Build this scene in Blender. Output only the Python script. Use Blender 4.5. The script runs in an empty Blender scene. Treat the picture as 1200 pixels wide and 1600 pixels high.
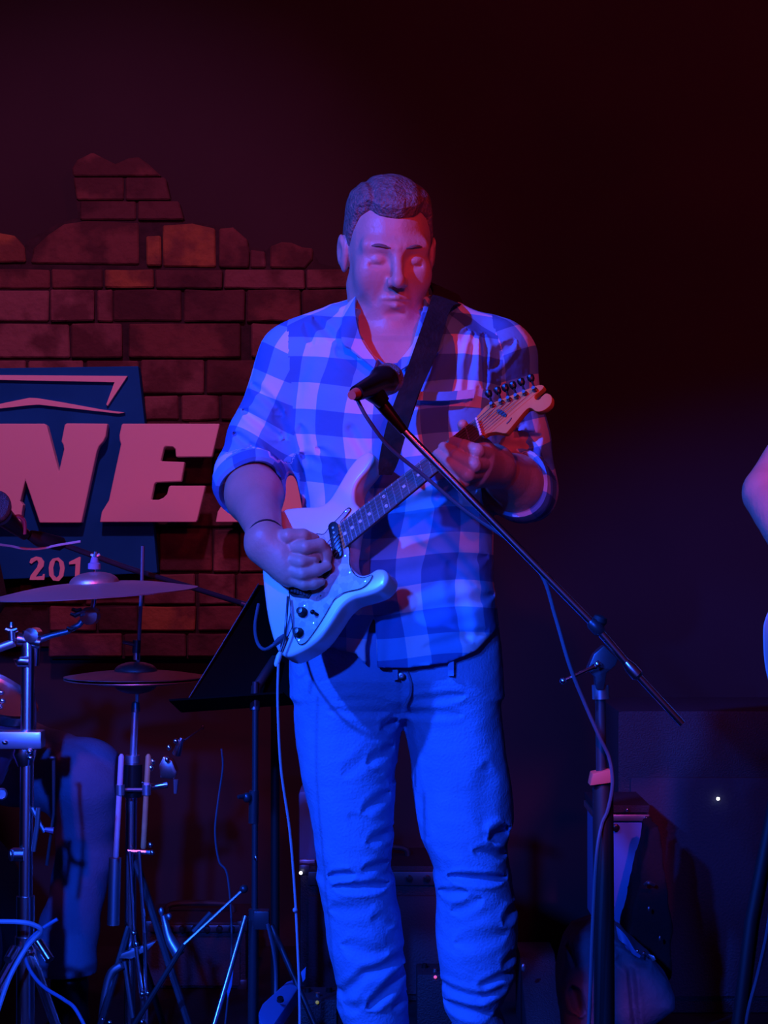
import bpy, bmesh, math, random
import numpy as np
from mathutils import Vector, Matrix
random.seed(7)
rng = np.random.RandomState(5)
SC = bpy.context.scene
COL = SC.collection

# ------------------------------------------------------------------ camera
F, CX, CY, CAMZ = 2800.0, 600.0, 850.0, 1.18      # focal length and principal point for a 1200x1600 frame
cam_d = bpy.data.cameras.new('camera'); cam = bpy.data.objects.new('camera', cam_d); COL.objects.link(cam)
cam.location = (0, 0, CAMZ); cam.rotation_euler = (math.pi/2, 0, 0)
cam_d.sensor_fit = 'VERTICAL'; cam_d.sensor_height = 24.0
cam_d.lens = F/1600*24.0
cam_d.shift_y = (CY-800)/1600.0
cam_d.clip_start = 0.05; cam_d.clip_end = 60
SC.camera = cam
def P(px, py, D): return Vector(((px-CX)/F*D, D, CAMZ-(py-CY)/F*D))

# ------------------------------------------------------------------ world, lamps, exposure
w = bpy.data.worlds.new('world'); SC.world = w; w.use_nodes = True
w.node_tree.nodes['Background'].inputs[0].default_value = (1.0, 0.07, 0.16, 1)
w.node_tree.nodes['Background'].inputs[1].default_value = 0.018
SC.view_settings.view_transform = 'Standard'; SC.view_settings.look = 'None'
SC.view_settings.exposure = 0.0; SC.view_settings.gamma = 1.0; SC.view_settings.use_curve_mapping = False
def spot(name, loc, aim, color, power, size, blend=0.5, radius=0.06):
    l = bpy.data.lights.new(name, 'SPOT'); l.color = color; l.energy = power
    l.spot_size = math.radians(size); l.spot_blend = blend; l.shadow_soft_size = radius
    o = bpy.data.objects.new(name, l); COL.objects.link(o); o.location = loc
    o.rotation_euler = (Vector(aim)-Vector(loc)).to_track_quat('-Z', 'Y').to_euler()
    return o
BLUE = (0.010, 0.088, 1.0)
RED = (1.0, 0.045, 0.16)
spot('blue_side_spot', (-2.1, 1.0, 2.9), (0.0, 3.2, 1.20), BLUE, 860, 36, 0.5, 0.05)
spot('blue_low_spot', (-0.9, 0.2, 1.9), (0.05, 3.2, 0.55), BLUE, 330, 21, 0.3, 0.05)
spot('blue_drum_fill', (-0.5, 0.3, 1.6), (-0.93, 3.7, 0.55), BLUE, 520, 20, 0.5, 0.04)  # third blue, added to put highlights on the drum chrome
spot('blue_right_fill', (1.2, 1.9, 0.75), (0.74, 4.2, 0.42), BLUE, 60, 34, 0.8, 0.05)  # added fill that brings out the cases and bags at right
spot('blue_boom_fill', (-0.6, 0.2, 1.7), (0.24, 2.80, 1.10), BLUE, 170, 13, 0.6, 0.03)  # added only to brighten the boom arm and fretting hand
spot('red_front_spot', (-0.25, -0.4, 2.7), (-0.1, 5.2, 2.22), RED, 98, 42, 0.18, 0.06)
spot('magenta_wall_fill', (-0.7, 2.7, 3.4), (-0.95, 5.2, 1.58), (1.0, 0.19, 0.66), 118, 54, 0.8, 0.08)  # added beyond the player so sign and bricks turn pink without tinting him
spot('red_player_spot', (0.95, 0.6, 2.6), (0.10, 3.1, 1.56), (1.0, 0.045, 0.12), 75, 17, 0.8, 0.05)
spot('red_tape_fill', (0.0, 0.6, 2.6), (0.345, 2.8, 0.815), (1.0, 0.05, 0.10), 120, 4, 0.5, 0.04)  # added pin beam, there only to redden the tape flag
spot('red_drum_fill', (-0.7, 0.4, 2.8), (-0.60, 3.75, 0.95), (1.0, 0.10, 0.35), 80, 11, 0.6, 0.05)  # extra fill, added to redden the drumsticks and cymbals
spot('red_haze_fill', (1.2, 2.2, 3.5), (1.0, 5.26, 2.1), (1.0, 0.05, 0.14), 60, 84, 0.9, 0.1)  # added wash standing in for the hazy red lift on the dark wall
spot('red_elbow_fill', (1.0, 0.6, 2.6), (0.70, 3.0, 1.28), (1.0, 0.06, 0.40), 170, 11, 0.6, 0.05)  # fill added to turn the second player's elbow magenta

# ------------------------------------------------------------------ materials
def mat(name, col, rough=0.6, metal=0.0, noise=None, bump=0.0, bscale=60, emit=None, spec=0.5, coat=0.0, crough=0.04, nr=(0.36, 0.64)):
    m = bpy.data.materials.new(name); m.use_nodes = True
    nt = m.node_tree; b = nt.nodes['Principled BSDF']
    b.inputs['Base Color'].default_value = (*col, 1); b.inputs['Roughness'].default_value = rough
    b.inputs['Metallic'].default_value = metal; b.inputs['Specular IOR Level'].default_value = spec
    if coat: b.inputs['Coat Weight'].default_value = coat; b.inputs['Coat Roughness'].default_value = crough
    if noise or bump:
        tc = nt.nodes.new('ShaderNodeTexCoord')
    if noise:                                        # (second colour, scale, detail)
        n = nt.nodes.new('ShaderNodeTexNoise'); n.inputs['Scale'].default_value = noise[1]; n.inputs['Detail'].default_value = noise[2]
        nt.links.new(tc.outputs['Object'], n.inputs['Vector'])
        r = nt.nodes.new('ShaderNodeValToRGB'); r.color_ramp.elements[0].position = nr[0]; r.color_ramp.elements[1].position = nr[1]
        r.color_ramp.elements[0].color = (*col, 1); r.color_ramp.elements[1].color = (*noise[0], 1)
        nt.links.new(n.outputs['Fac'], r.inputs[0]); nt.links.new(r.outputs[0], b.inputs['Base Color'])
    if bump:
        n2 = nt.nodes.new('ShaderNodeTexNoise'); n2.inputs['Scale'].default_value = bscale; n2.inputs['Detail'].default_value = 4
        nt.links.new(tc.outputs['Object'], n2.inputs['Vector'])
        bp = nt.nodes.new('ShaderNodeBump'); bp.inputs['Strength'].default_value = bump; bp.inputs['Distance'].default_value = 0.01
        nt.links.new(n2.outputs['Fac'], bp.inputs['Height']); nt.links.new(bp.outputs[0], b.inputs['Normal'])
    if emit:
        b.inputs['Emission Color'].default_value = (*emit[0], 1); b.inputs['Emission Strength'].default_value = emit[1]
    return m
M = {}
M['black_wall'] = mat('black_wall', (0.017, 0.013, 0.016), 0.85, noise=((0.026, 0.018, 0.022), 1.3, 4))
M['floor'] = mat('stage_floor', (0.02, 0.017, 0.022), 0.55, noise=((0.035, 0.03, 0.036), 6, 4), bump=0.15)
M['mortar'] = mat('mortar', (0.035, 0.022, 0.025), 0.95, noise=((0.02, 0.014, 0.016), 30, 3), bump=0.5)
BR = []
for i, (a, b_) in enumerate([((0.13, 0.055, 0.045), (0.060, 0.026, 0.024)), ((0.075, 0.032, 0.03), (0.15, 0.075, 0.07)),
                             ((0.26, 0.13, 0.045), (0.13, 0.055, 0.035)), ((0.045, 0.02, 0.02), (0.08, 0.036, 0.034)),
                             ((0.20, 0.11, 0.10), (0.09, 0.04, 0.04))]):
    BR.append(mat('brick_%d' % i, a, 0.9, noise=(b_, 9, 6), bump=0.9, bscale=30, nr=(0.42, 0.56)))
M['sign_blue'] = mat('sign_blue', (0.003, 0.12, 0.38), 0.7, spec=0.08, noise=((0.005, 0.15, 0.45), 5, 3))
M['sign_white'] = mat('sign_white', (0.80, 0.78, 0.80), 0.5)
M['sign_edge'] = mat('sign_edge', (0.05, 0.05, 0.06), 0.6)
M['skin'] = mat('skin', (0.56, 0.33, 0.25), 0.45, noise=((0.62, 0.36, 0.28), 25, 4), bump=0.12, bscale=140)
M['hair'] = mat('hair', (0.16, 0.11, 0.09), 0.55, noise=((0.26, 0.19, 0.16), 90, 4), bump=0.7, bscale=170)
M['brow'] = mat('brow', (0.20, 0.13, 0.10), 0.7)
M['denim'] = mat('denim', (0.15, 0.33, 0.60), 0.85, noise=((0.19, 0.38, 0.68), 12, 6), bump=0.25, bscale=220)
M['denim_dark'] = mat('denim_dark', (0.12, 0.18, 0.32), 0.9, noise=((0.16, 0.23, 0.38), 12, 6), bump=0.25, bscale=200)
M['black_cloth'] = mat('black_cloth', (0.018, 0.016, 0.02), 0.9, bump=0.3, bscale=120)
M['boot'] = mat('boot', (0.10, 0.06, 0.04), 0.5, bump=0.2)
M['guitar_white'] = mat('guitar_white', (0.80, 0.78, 0.76), 0.22, coat=0.6)
M['maple'] = mat('maple', (0.85, 0.36, 0.09), 0.6, noise=((0.75, 0.29, 0.07), 18, 5), spec=0.15)
M['rosewood'] = mat('rosewood', (0.075, 0.045, 0.04), 0.45, noise=((0.10, 0.06, 0.05), 60, 3))
M['dot'] = mat('dot', (0.85, 0.85, 0.82), 0.3)
M['fret'] = mat('fret', (0.36, 0.34, 0.36), 0.5, 0.8)
M['string'] = mat('string', (0.30, 0.28, 0.30), 0.5, 0.9)
M['chrome'] = mat('chrome', (0.92, 0.93, 0.97), 0.24, 1.0, coat=0.7, crough=0.09)
M['satin'] = mat('satin', (0.50, 0.52, 0.60), 0.38, 0.9, coat=0.3, crough=0.12)
M['steel_dark'] = mat('steel_dark', (0.10, 0.10, 0.12), 0.38, 0.7)
M['black_paint'] = mat('black_paint', (0.008, 0.008, 0.009), 0.6)
M['desk'] = mat('desk_black', (0.004, 0.004, 0.004), 0.9, spec=0.1)
M['black_plastic'] = mat('black_plastic', (0.012, 0.012, 0.013), 0.3)
M['rubber'] = mat('rubber', (0.025, 0.025, 0.03), 0.65)
M['cable'] = mat('cable', (0.09, 0.10, 0.14), 0.5)
M['grey_cable'] = mat('grey_cable', (0.55, 0.5, 0.55), 0.5)
M['white_plastic'] = mat('white_plastic', (0.85, 0.84, 0.84), 0.35)
M['satin_blue'] = mat('pale_cable', (0.4, 0.5, 0.7), 0.5)
M['tape'] = mat('tape', (0.88, 0.16, 0.10), 0.6)
M['grille'] = mat('grille', (0.30, 0.30, 0.32), 0.5, 0.8, bump=1.0, bscale=420)
M['strap'] = mat('strap', (0.004, 0.003, 0.0035), 0.9, noise=((0.014, 0.010, 0.010), 45, 3), bump=0.3, bscale=150)
M['cymbal'] = mat('cymbal', (0.75, 0.56, 0.50), 0.42, 0.75, bump=0.12, bscale=60)
M['hat'] = mat('hat_cymbal', (0.42, 0.30, 0.28), 0.45, 0.75, bump=0.12, bscale=60)
M['wood_pale'] = mat('wood_pale', (0.82, 0.50, 0.62), 0.5, noise=((0.75, 0.42, 0.54), 30, 3))
M['wood_orange'] = mat('wood_orange', (0.80, 0.36, 0.16), 0.5, noise=((0.65, 0.26, 0.12), 30, 3))
M['felt'] = mat('felt', (0.25, 0.3, 0.5), 0.9)
M['drum_shell'] = mat('drum_shell', (0.45, 0.10, 0.22), 0.3, coat=0.5)
M['drum_head'] = mat('drum_head', (0.6, 0.6, 0.62), 0.5)
M['tolex'] = mat('tolex', (0.035, 0.033, 0.045), 0.6, bump=0.5, bscale=260)
M['cab_cloth'] = mat('cab_cloth', (0.045, 0.045, 0.065), 0.85, bump=0.4, bscale=180)
M['case_blue'] = mat('case_panel', (0.10, 0.24, 0.50), 0.45)
M['alu'] = mat('aluminium', (0.5, 0.52, 0.56), 0.35, 0.9)
M['bag'] = mat('bag', (0.075, 0.09, 0.14), 0.7, noise=((0.11, 0.13, 0.19), 9, 4), bump=0.3, bscale=90)
M['lamp'] = mat('lamp', (0.9, 0.9, 1.0), 0.3, emit=((0.85, 0.85, 1.0), 3.0))  # emission imitates a white reflected glint on the cabinets
M['lamp_pink'] = mat('lamp_pink', (0.9, 0.2, 0.4), 0.3, emit=((0.9, 0.12, 0.3), 0.8))
M['lamp_olive'] = mat('lamp_olive', (0.4, 0.4, 0.1), 0.3, emit=((0.30, 0.30, 0.08), 0.5))

def pearl():
    m = bpy.data.materials.new('pearl'); m.use_nodes = True; nt = m.node_tree; b = nt.nodes['Principled BSDF']
    tc = nt.nodes.new('ShaderNodeTexCoord'); v = nt.nodes.new('ShaderNodeTexVoronoi'); v.inputs['Scale'].default_value = 95
    n = nt.nodes.new('ShaderNodeTexNoise'); n.inputs['Scale'].default_value = 60
    mx = nt.nodes.new('ShaderNodeVectorMath'); mx.operation = 'MULTIPLY_ADD'; mx.inputs[1].default_value = (0.02,)*3
    nt.links.new(tc.outputs['Object'], n.inputs['Vector']); nt.links.new(n.outputs['Color'], mx.inputs[0]); nt.links.new(tc.outputs['Object'], mx.inputs[2])
    nt.links.new(mx.outputs[0], v.inputs['Vector'])
    r = nt.nodes.new('ShaderNodeValToRGB'); r.color_ramp.elements[0].color = (0.30, 0.36, 0.42, 1); r.color_ramp.elements[1].color = (0.72, 0.74, 0.76, 1)
    nt.links.new(v.outputs['Color'], r.inputs[0]); nt.links.new(r.outputs[0], b.inputs['Base Color'])
    b.inputs['Roughness'].default_value = 0.2
    return m
M['pearl'] = pearl()

def plaid(name, light, mid, dark, dulls=1.0):
    m = bpy.data.materials.new(name); m.use_nodes = True; nt = m.node_tree; b = nt.nodes['Principled BSDF']; L = nt.links
    uv = nt.nodes.new('ShaderNodeUVMap'); uv.uv_map = 'plaid'
    sp = nt.nodes.new('ShaderNodeSeparateXYZ'); L.new(uv.outputs[0], sp.inputs[0])
    outs = []
    for ax in (0, 1):
        d = nt.nodes.new('ShaderNodeMath'); d.operation = 'DIVIDE'; d.inputs[1].default_value = 0.086; L.new(sp.outputs[ax], d.inputs[0])
        f = nt.nodes.new('ShaderNodeMath'); f.operation = 'FRACT'; L.new(d.outputs[0], f.inputs[0])
        l = nt.nodes.new('ShaderNodeMath'); l.operation = 'LESS_THAN'; l.inputs[1].default_value = 0.53; L.new(f.outputs[0], l.inputs[0])
        outs.append(l)
    a = nt.nodes.new('ShaderNodeMath'); a.operation = 'ADD'; L.new(outs[0].outputs[0], a.inputs[0]); L.new(outs[1].outputs[0], a.inputs[1])
    h = nt.nodes.new('ShaderNodeMath'); h.operation = 'MULTIPLY'; h.inputs[1].default_value = 0.5; L.new(a.outputs[0], h.inputs[0])
    r = nt.nodes.new('ShaderNodeValToRGB'); r.color_ramp.interpolation = 'CONSTANT'
    r.color_ramp.elements[0].color = (*light, 1); r.color_ramp.elements[0].position = 0
    e = r.color_ramp.elements[1]; e.position = 0.3; e.color = (*mid, 1)
    e2 = r.color_ramp.elements.new(0.8); e2.color = (*dark, 1)
    L.new(h.outputs[0], r.inputs[0]); L.new(r.outputs[0], b.inputs['Base Color'])
    b.inputs['Roughness'].default_value = 0.85
    tc = nt.nodes.new('ShaderNodeTexCoord'); n2 = nt.nodes.new('ShaderNodeTexNoise'); n2.inputs['Scale'].default_value = 18; n2.inputs['Detail'].default_value = 3
    L.new(tc.outputs['Object'], n2.inputs['Vector'])
    bp = nt.nodes.new('ShaderNodeBump'); bp.inputs['Strength'].default_value = 0.35; bp.inputs['Distance'].default_value = 0.012
    L.new(n2.outputs['Fac'], bp.inputs['Height']); L.new(bp.outputs[0], b.inputs['Normal'])
    return m
M['plaid'] = plaid('plaid', (0.66, 0.72, 0.86), (0.13, 0.44, 0.80), (0.045, 0.19, 0.50))

# ------------------------------------------------------------------ mesh helpers
OFF = {}                                             # world offset of each object's origin
def tag(o, label=None, cat=None, group=None, kind=None):
    if label: o['label'] = label
    if cat: o['category'] = cat
    if group: o['group'] = group
    if kind: o['kind'] = kind
    return o
def thing(name, loc, label, cat, group=None):
    o = bpy.data.objects.new(name, None); COL.objects.link(o); o.location = loc; o.empty_display_size = 0.1
    OFF[o.name] = Vector(loc)
    return tag(o, label, cat, group)
def catmull(pts, n=8, closed=False):
    pts = [Vector(p) for p in pts]; N = len(pts); out = []
    if N < 3 and not closed: return pts
    rngi = range(N if closed else N-1)
    for i in rngi:
        g = (lambda k: pts[k % N]) if closed else (lambda k: pts[max(0, min(N-1, k))])
        a, b, c, d = g(i-1), g(i), g(i+1), g(i+2)
        for k in range(n):
            t = k/n
            out.append(0.5*((2*b)+(c-a)*t+(2*a-5*b+4*c-d)*t*t+(3*b-3*c+d-a)*t**3))
    if not closed: out.append(pts[-1])
    return out
class MB:
    def __init__(s): s.v = []; s.f = []
    def add(s, v, f):
        n = len(s.v); s.v += [Vector(x) for x in v]; s.f += [[i+n for i in q] for q in f]; return s
    def tube(s, pts, r, seg=10, caps=True):
        pts = [Vector(p) for p in pts]; N = len(pts)
        rs = r if isinstance(r, (list, tuple)) else [r]*N
        if len(rs) != N: rs = [rs[min(len(rs)-1, int(i*len(rs)/N))] for i in range(N)]
        up = None; v = []; f = []
        for i, p in enumerate(pts):
            t = (pts[min(N-1, i+1)]-pts[max(0, i-1)])
            t = t.normalized() if t.length > 1e-9 else Vector((0, 0, 1))
            if up is None:
                up = t.orthogonal().normalized()
            up = (up-t*up.dot(t)); up = up.normalized() if up.length > 1e-6 else t.orthogonal().normalized()
            bi = t.cross(up)
            for k in range(seg):
                a = 2*math.pi*k/seg; v.append(p+(up*math.cos(a)+bi*math.sin(a))*rs[i])
        for i in range(N-1):
            for k in range(seg):
                a = i*seg+k; b = i*seg+(k+1) % seg
                f.append([a, b, b+seg, a+seg])
        if caps: f.append(list(range(seg))[::-1]); f.append([(N-1)*seg+k for k in range(seg)])
        return s.add(v, f)
    def curve(s, pts, r, seg=8, n=8): return s.tube(catmull(pts, n), r, seg)
    def box(s, c, d, R=None):
        c = Vector(c); v = []
        for x in (-.5, .5):
            for y in (-.5, .5):
                for z in (-.5, .5):
                    q = Vector((x*d[0], y*d[1], z*d[2])); v.append(c+((R @ q) if R else q))
        return s.add(v, [[0, 1, 3, 2], [4, 6, 7, 5], [0, 4, 5, 1], [2, 3, 7, 6], [0, 2, 6, 4], [1, 5, 7, 3]])
    def lathe(s, prof, c, axis=(0, 0, 1), seg=32):
        c = Vector(c); q = Vector((0, 0, 1)).rotation_difference(Vector(axis).normalized()).to_matrix(); v = []; f = []
        for (r, z) in prof:
            for k in range(seg):
                a = 2*math.pi*k/seg; v.append(c+q @ Vector((r*math.cos(a), r*math.sin(a), z)))
        for i in range(len(prof)-1):
            for k in range(seg):
                a = i*seg+k; b = i*seg+(k+1) % seg; f.append([a, b, b+seg, a+seg])
        f.append(list(range(seg))[::-1]); f.append([(len(prof)-1)*seg+k for k in range(seg)])
        return s.add(v, f)
    def ball(s, c, r, seg=14):
        r = r if isinstance(r, (tuple, list)) else (r, r, r)
        n = max(6, seg//2); prof = [(max(1e-4, math.sin(math.pi*i/n)), -math.cos(math.pi*i/n)) for i in range(n+1)]
        m = MB().lathe(prof, (0, 0, 0), seg=seg); c = Vector(c)
        return s.add([Vector((p.x*r[0], p.y*r[1], p.z*r[2]))+c for p in m.v], m.f)
    def slab(s, pts, t):                              # polygon extruded by vector t
        pts = [Vector(p) for p in pts]; N = len(pts); t = Vector(t)
        nrm = Vector((0, 0, 0))
        for i in range(N): nrm += (pts[i]-pts[0]).cross(pts[(i+1) % N]-pts[0])
        if nrm.dot(t) > 0: pts = pts[::-1]
        v = pts+[p+t for p in pts]
        return s.add(v, [list(range(N)), [N+i for i in range(N)][::-1]]+[[i, N+i, N+(i+1) % N, (i+1) % N] for i in range(N)])
    def ribbon(s, A, B, t, n=6, m=4):                # sheet between curves A and B, thickness t
        A = catmull(A, n); B = catmull(B, n); N = len(A); g = []
        for i in range(N):
            for k in range(m+1): g.append(A[i].lerp(B[i], k/m))
        W = m+1; nr = []
        for i in range(N):
            for k in range(W):
                du = g[min(N-1, i+1)*W+k]-g[max(0, i-1)*W+k]; dv = g[i*W+min(m, k+1)]-g[i*W+max(0, k-1)]
                c = du.cross(dv); nr.append(c.normalized() if c.length > 1e-12 else Vector((0, -1, 0)))
        v = [g[i]+nr[i]*t/2 for i in range(N*W)]+[g[i]-nr[i]*t/2 for i in range(N*W)]; f = []; O = N*W
        for i in range(N-1):
            for k in range(m):
                a = i*W+k; f.append([a, a+W, a+W+1, a+1]); f.append([O+a, O+a+1, O+a+W+1, O+a+W])
        for i in range(N-1):
            a = i*W; f.append([a, a+O, a+W+O, a+W]); a = i*W+m; f.append([a, a+W, a+W+O, a+O])
        for k in range(m):
            a = k; f.append([a, a+1, a+1+O, a+O]); a = (N-1)*W+k; f.append([a, a+O, a+1+O, a+1])
        return s.add(v, f)
    def build(s, name, m, parent=None, smooth=None, bevel=0, loc=None, seg=2):
        off = OFF[parent.name] if parent else Vector(loc if loc is not None else (0, 0, 0))
        me = bpy.data.meshes.new(name)
        me.from_pydata([tuple(v-off) for v in s.v], [], s.f); me.update()
        bm = bmesh.new(); bm.from_mesh(me); bmesh.ops.recalc_face_normals(bm, faces=bm.faces)
        if bevel:
            ed = [e for e in bm.edges if e.is_manifold and e.calc_face_angle(0) > 0.9]
            bmesh.ops.bevel(bm, geom=ed, offset=bevel, segments=seg, profile=0.6, affect='EDGES', clamp_overlap=True)
        bm.to_mesh(me); bm.free()
        return link(name, me, m, parent, off, smooth if smooth is not None else True)
def link(name, me, m, parent, off, smooth=True, autos=0.7):
    me.materials.append(m)
    if smooth:
        me.shade_smooth()
        if autos: me.set_sharp_from_angle(angle=autos)
    o = bpy.data.objects.new(name, me); COL.objects.link(o)
    if parent: o.parent = parent
    else: o.location = off
    OFF[o.name] = Vector(off)
    return o

# ------------------------------------------------------------------ signed distance modelling
class Grid:
    def __init__(s, lo, hi, h):
        s.lo = np.array(lo, float); s.h = h; n = np.ceil((np.array(hi)-s.lo)/h).astype(int)+1; s.n = n
        s.d = np.full(n, 0.2, np.float32)
        s.ax = [(s.lo[i]+h*np.arange(n[i])).astype(np.float32) for i in range(3)]
    def reg(s, lo, hi):
        sl = []
        for i in range(3):
            a = max(0, int(math.floor((lo[i]-s.lo[i])/s.h))); b = min(s.n[i], int(math.ceil((hi[i]-s.lo[i])/s.h))+1)
            sl.append(slice(a, max(a, b)))
        x = s.ax[0][sl[0]][:, None, None]; y = s.ax[1][sl[1]][None, :, None]; z = s.ax[2][sl[2]][None, None, :]
        return tuple(sl), x, y, z
    def op(s, fn, lo, hi, k=0.0, mode='u', pad=0.03):
        sl, x, y, z = s.reg(np.array(lo)-pad-k, np.array(hi)+pad+k)
        if s.d[sl].size == 0: return
        v = fn(x, y, z).astype(np.float32); s.d[sl] = blend(s.d[sl], v, k, mode)
    def cone(s, a, b, ra, rb, k=0.0, mode='u'):
        a = np.array(a, float); b = np.array(b, float); R = max(ra, rb)
        s.op(lambda x, y, z: sd_cone(x, y, z, a, b, ra, rb), np.minimum(a, b)-R, np.maximum(a, b)+R, k, mode)
    def chain(s, pts, rs, k=0.004, kk=0.006):
        pts = [np.array(p, float) for p in pts]; lo = np.min(pts, 0)-max(rs); hi = np.max(pts, 0)+max(rs)
        def fn(x, y, z):
            d = None
            for i in range(len(pts)-1):
                v = sd_cone(x, y, z, pts[i], pts[i+1], rs[i], rs[i+1])
                d = v if d is None else blend(d, v, kk)
            return d
        s.op(fn, lo, hi, k)
    def ell(s, c, r, k=0.0, mode='u', R=None):
        c = np.array(c, float); m = max(r)
        s.op(lambda x, y, z: sd_ell(x, y, z, c, r, R), c-m, c+m, k, mode)
    def mesh(s, name):
        v, f = surfnet(s.d, s.lo, s.h); me = bpy.data.meshes.new(name)
        me.vertices.add(len(v)); me.vertices.foreach_set('co', v.astype(np.float32).ravel())
        me.loops.add(len(f)*4); me.loops.foreach_set('vertex_index', f.astype(np.int32).ravel())
        me.polygons.add(len(f)); me.polygons.foreach_set('loop_start', np.arange(0, len(f)*4, 4, dtype=np.int32))
        me.polygons.foreach_set('loop_total', np.full(len(f), 4, np.int32))
        me.update(calc_edges=True); me.validate(); return me
def blend(a, b, k=0.0, mode='u'):
    if mode == 'u':
        if k <= 0: return np.minimum(a, b)
        h = np.maximum(k-np.abs(a-b), 0)/k; return np.minimum(a, b)-h*h*k*0.25
    if mode == 's': b = -b
    if k <= 0: return np.maximum(a, b)
    h = np.maximum(k-np.abs(a-b), 0)/k; return np.maximum(a, b)+h*h*k*0.25
def sd_cone(x, y, z, a, b, ra, rb):
    ba = b-a; L = float(ba @ ba)+1e-12
    t = np.clip(((x-a[0])*ba[0]+(y-a[1])*ba[1]+(z-a[2])*ba[2])/L, 0, 1)
    return np.sqrt((x-a[0]-t*ba[0])**2+(y-a[1]-t*ba[1])**2+(z-a[2]-t*ba[2])**2)-(ra+(rb-ra)*t)
def sd_ell(x, y, z, c, r, R=None):
    x, y, z = x-c[0], y-c[1], z-c[2]
    if R is not None:
        R = np.array(R); x, y, z = (R[0, 0]*x+R[1, 0]*y+R[2, 0]*z, R[0, 1]*x+R[1, 1]*y+R[2, 1]*z, R[0, 2]*x+R[1, 2]*y+R[2, 2]*z)
    k0 = np.sqrt((x/r[0])**2+(y/r[1])**2+(z/r[2])**2); k1 = np.sqrt((x/r[0]**2)**2+(y/r[1]**2)**2+(z/r[2]**2)**2)+1e-9
    return k0*(k0-1)/k1
def sd_loft(x, y, z, zs, cx, cy, a, b, e=2.3):       # stacked superellipses; zs ascending; capped
    zz = z.ravel(); I = lambda q: np.interp(zz, zs, q)[None, None, :]
    A, B = I(a), I(b)
    d = ((np.abs((x-I(cx))/A)**e+np.abs((y-I(cy))/B)**e)**(1/e)-1)*np.minimum(A, B)
    return np.maximum(d, np.maximum(zs[0]-z, z-zs[-1]))
def sd_poly(x, z, poly):                              # 2-D polygon distance in x,z
    X, Z = np.broadcast_arrays(x, z); d = np.full(X.shape, 1e9); ins = np.zeros(X.shape, bool); N = len(poly)
    for i in range(N):
        ax, az = poly[i]; bx, bz = poly[(i+1) % N]; ex, ez = bx-ax, bz-az
        t = np.clip(((X-ax)*ex+(Z-az)*ez)/(ex*ex+ez*ez+1e-12), 0, 1)
        d = np.minimum(d, (X-ax-t*ex)**2+(Z-az-t*ez)**2)
        c = ((az > Z) != (bz > Z)) & (X < (bx-ax)*(Z-az)/((bz-az) if abs(bz-az) > 1e-12 else 1e-12)+ax)
        ins ^= c
    d = np.sqrt(d); return np.where(ins, -d, d)
def surfnet(d, lo, h):
    s = d < 0
    c = np.zeros(np.array(d.shape)-1, np.uint8)
    for i in (0, 1):
        for j in (0, 1):
            for k in (0, 1):
                c += s[i:s.shape[0]-1+i, j:s.shape[1]-1+j, k:s.shape[2]-1+k]
    act = (c > 0) & (c < 8); idx = np.argwhere(act); ids = np.full(act.shape, -1, np.int32); ids[act] = np.arange(len(idx))
    acc = np.zeros((len(idx), 3)); cnt = np.zeros(len(idx))
    cor = [(i, j, k) for i in (0, 1) for j in (0, 1) for k in (0, 1)]
    val = {q: d[idx[:, 0]+q[0], idx[:, 1]+q[1], idx[:, 2]+q[2]] for q in cor}
    for a in cor:
        for ax in range(3):
            if a[ax] == 0:
                b = list(a); b[ax] = 1; b = tuple(b); va, vb = val[a], val[b]; m = (va < 0) != (vb < 0)
                t = np.where(m, va/(va-vb+1e-20), 0); p = np.array(a, float)[None, :].repeat(len(idx), 0); p[:, ax] += t
                acc[m] += p[m]; cnt[m] += 1
    v = lo+h*(idx+acc/cnt[:, None]); F_ = []
    for ax in range(3):
        o1, o2 = [(1, 2), (2, 0), (0, 1)][ax]
        sa = [slice(None)]*3; sb = [slice(None)]*3; sa[ax] = slice(0, -1); sb[ax] = slice(1, None)
        A, B = s[tuple(sa)], s[tuple(sb)]; e = np.argwhere(A != B)
        e = e[(e[:, o1] > 0) & (e[:, o2] > 0) & (e[:, o1] < d.shape[o1]-1) & (e[:, o2] < d.shape[o2]-1)]
        inside = A[e[:, 0], e[:, 1], e[:, 2]]
        def cell(u, w_):
            q = e.copy(); q[:, o1] -= u; q[:, o2] -= w_; return ids[q[:, 0], q[:, 1], q[:, 2]]
        q = np.stack([cell(1, 1), cell(0, 1), cell(0, 0), cell(1, 0)], 1)
        q[~inside] = q[~inside][:, ::-1]; F_.append(q)
    f = np.concatenate(F_); f = f[(f >= 0).all(1)]; return v, f
def creases(x, z, D, lines):                          # grooves traced as (polyline px, depth m, width px); 2-D in x,z
    PX = x/D*F+CX; PY = CY-(z-CAMZ)/D*F; out = np.zeros(np.broadcast(PX, PY).shape)
    for pts, dep, wd in lines:
        best = np.full(out.shape, 1e9)
        for i in range(len(pts)-1):
            (ax, ay), (bx, by) = pts[i], pts[i+1]; ex, ey = bx-ax, by-ay; L = ex*ex+ey*ey
            t = np.clip(((PX-ax)*ex+(PY-ay)*ey)/L, 0, 1); tt = 1-(2*t-1)**4*0.9 if len(pts) == 2 else 1
            best = np.minimum(best, ((PX-ax-t*ex)**2+(PY-ay-t*ey)**2)/np.maximum(0.1, tt))
        r = np.sqrt(best)/wd
        out += dep*(np.exp(-r*r)-0.45*np.exp(-((r-1.9)/0.8)**2))
    return out
def wobble(x, y, z, s, seed, aniso=(1, 1, 1)):
    r = np.random.RandomState(seed); o = 0
    for i in range(6):
        k = r.normal(size=3)*s*np.array(aniso); o = o+np.sin(k[0]*x+k[1]*y+k[2]*z+r.uniform(0, 6.28))/6
    return o
def hb(px, D=3.2): return (px-CX)/F*D                 # pixel to metres, x and z
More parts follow.
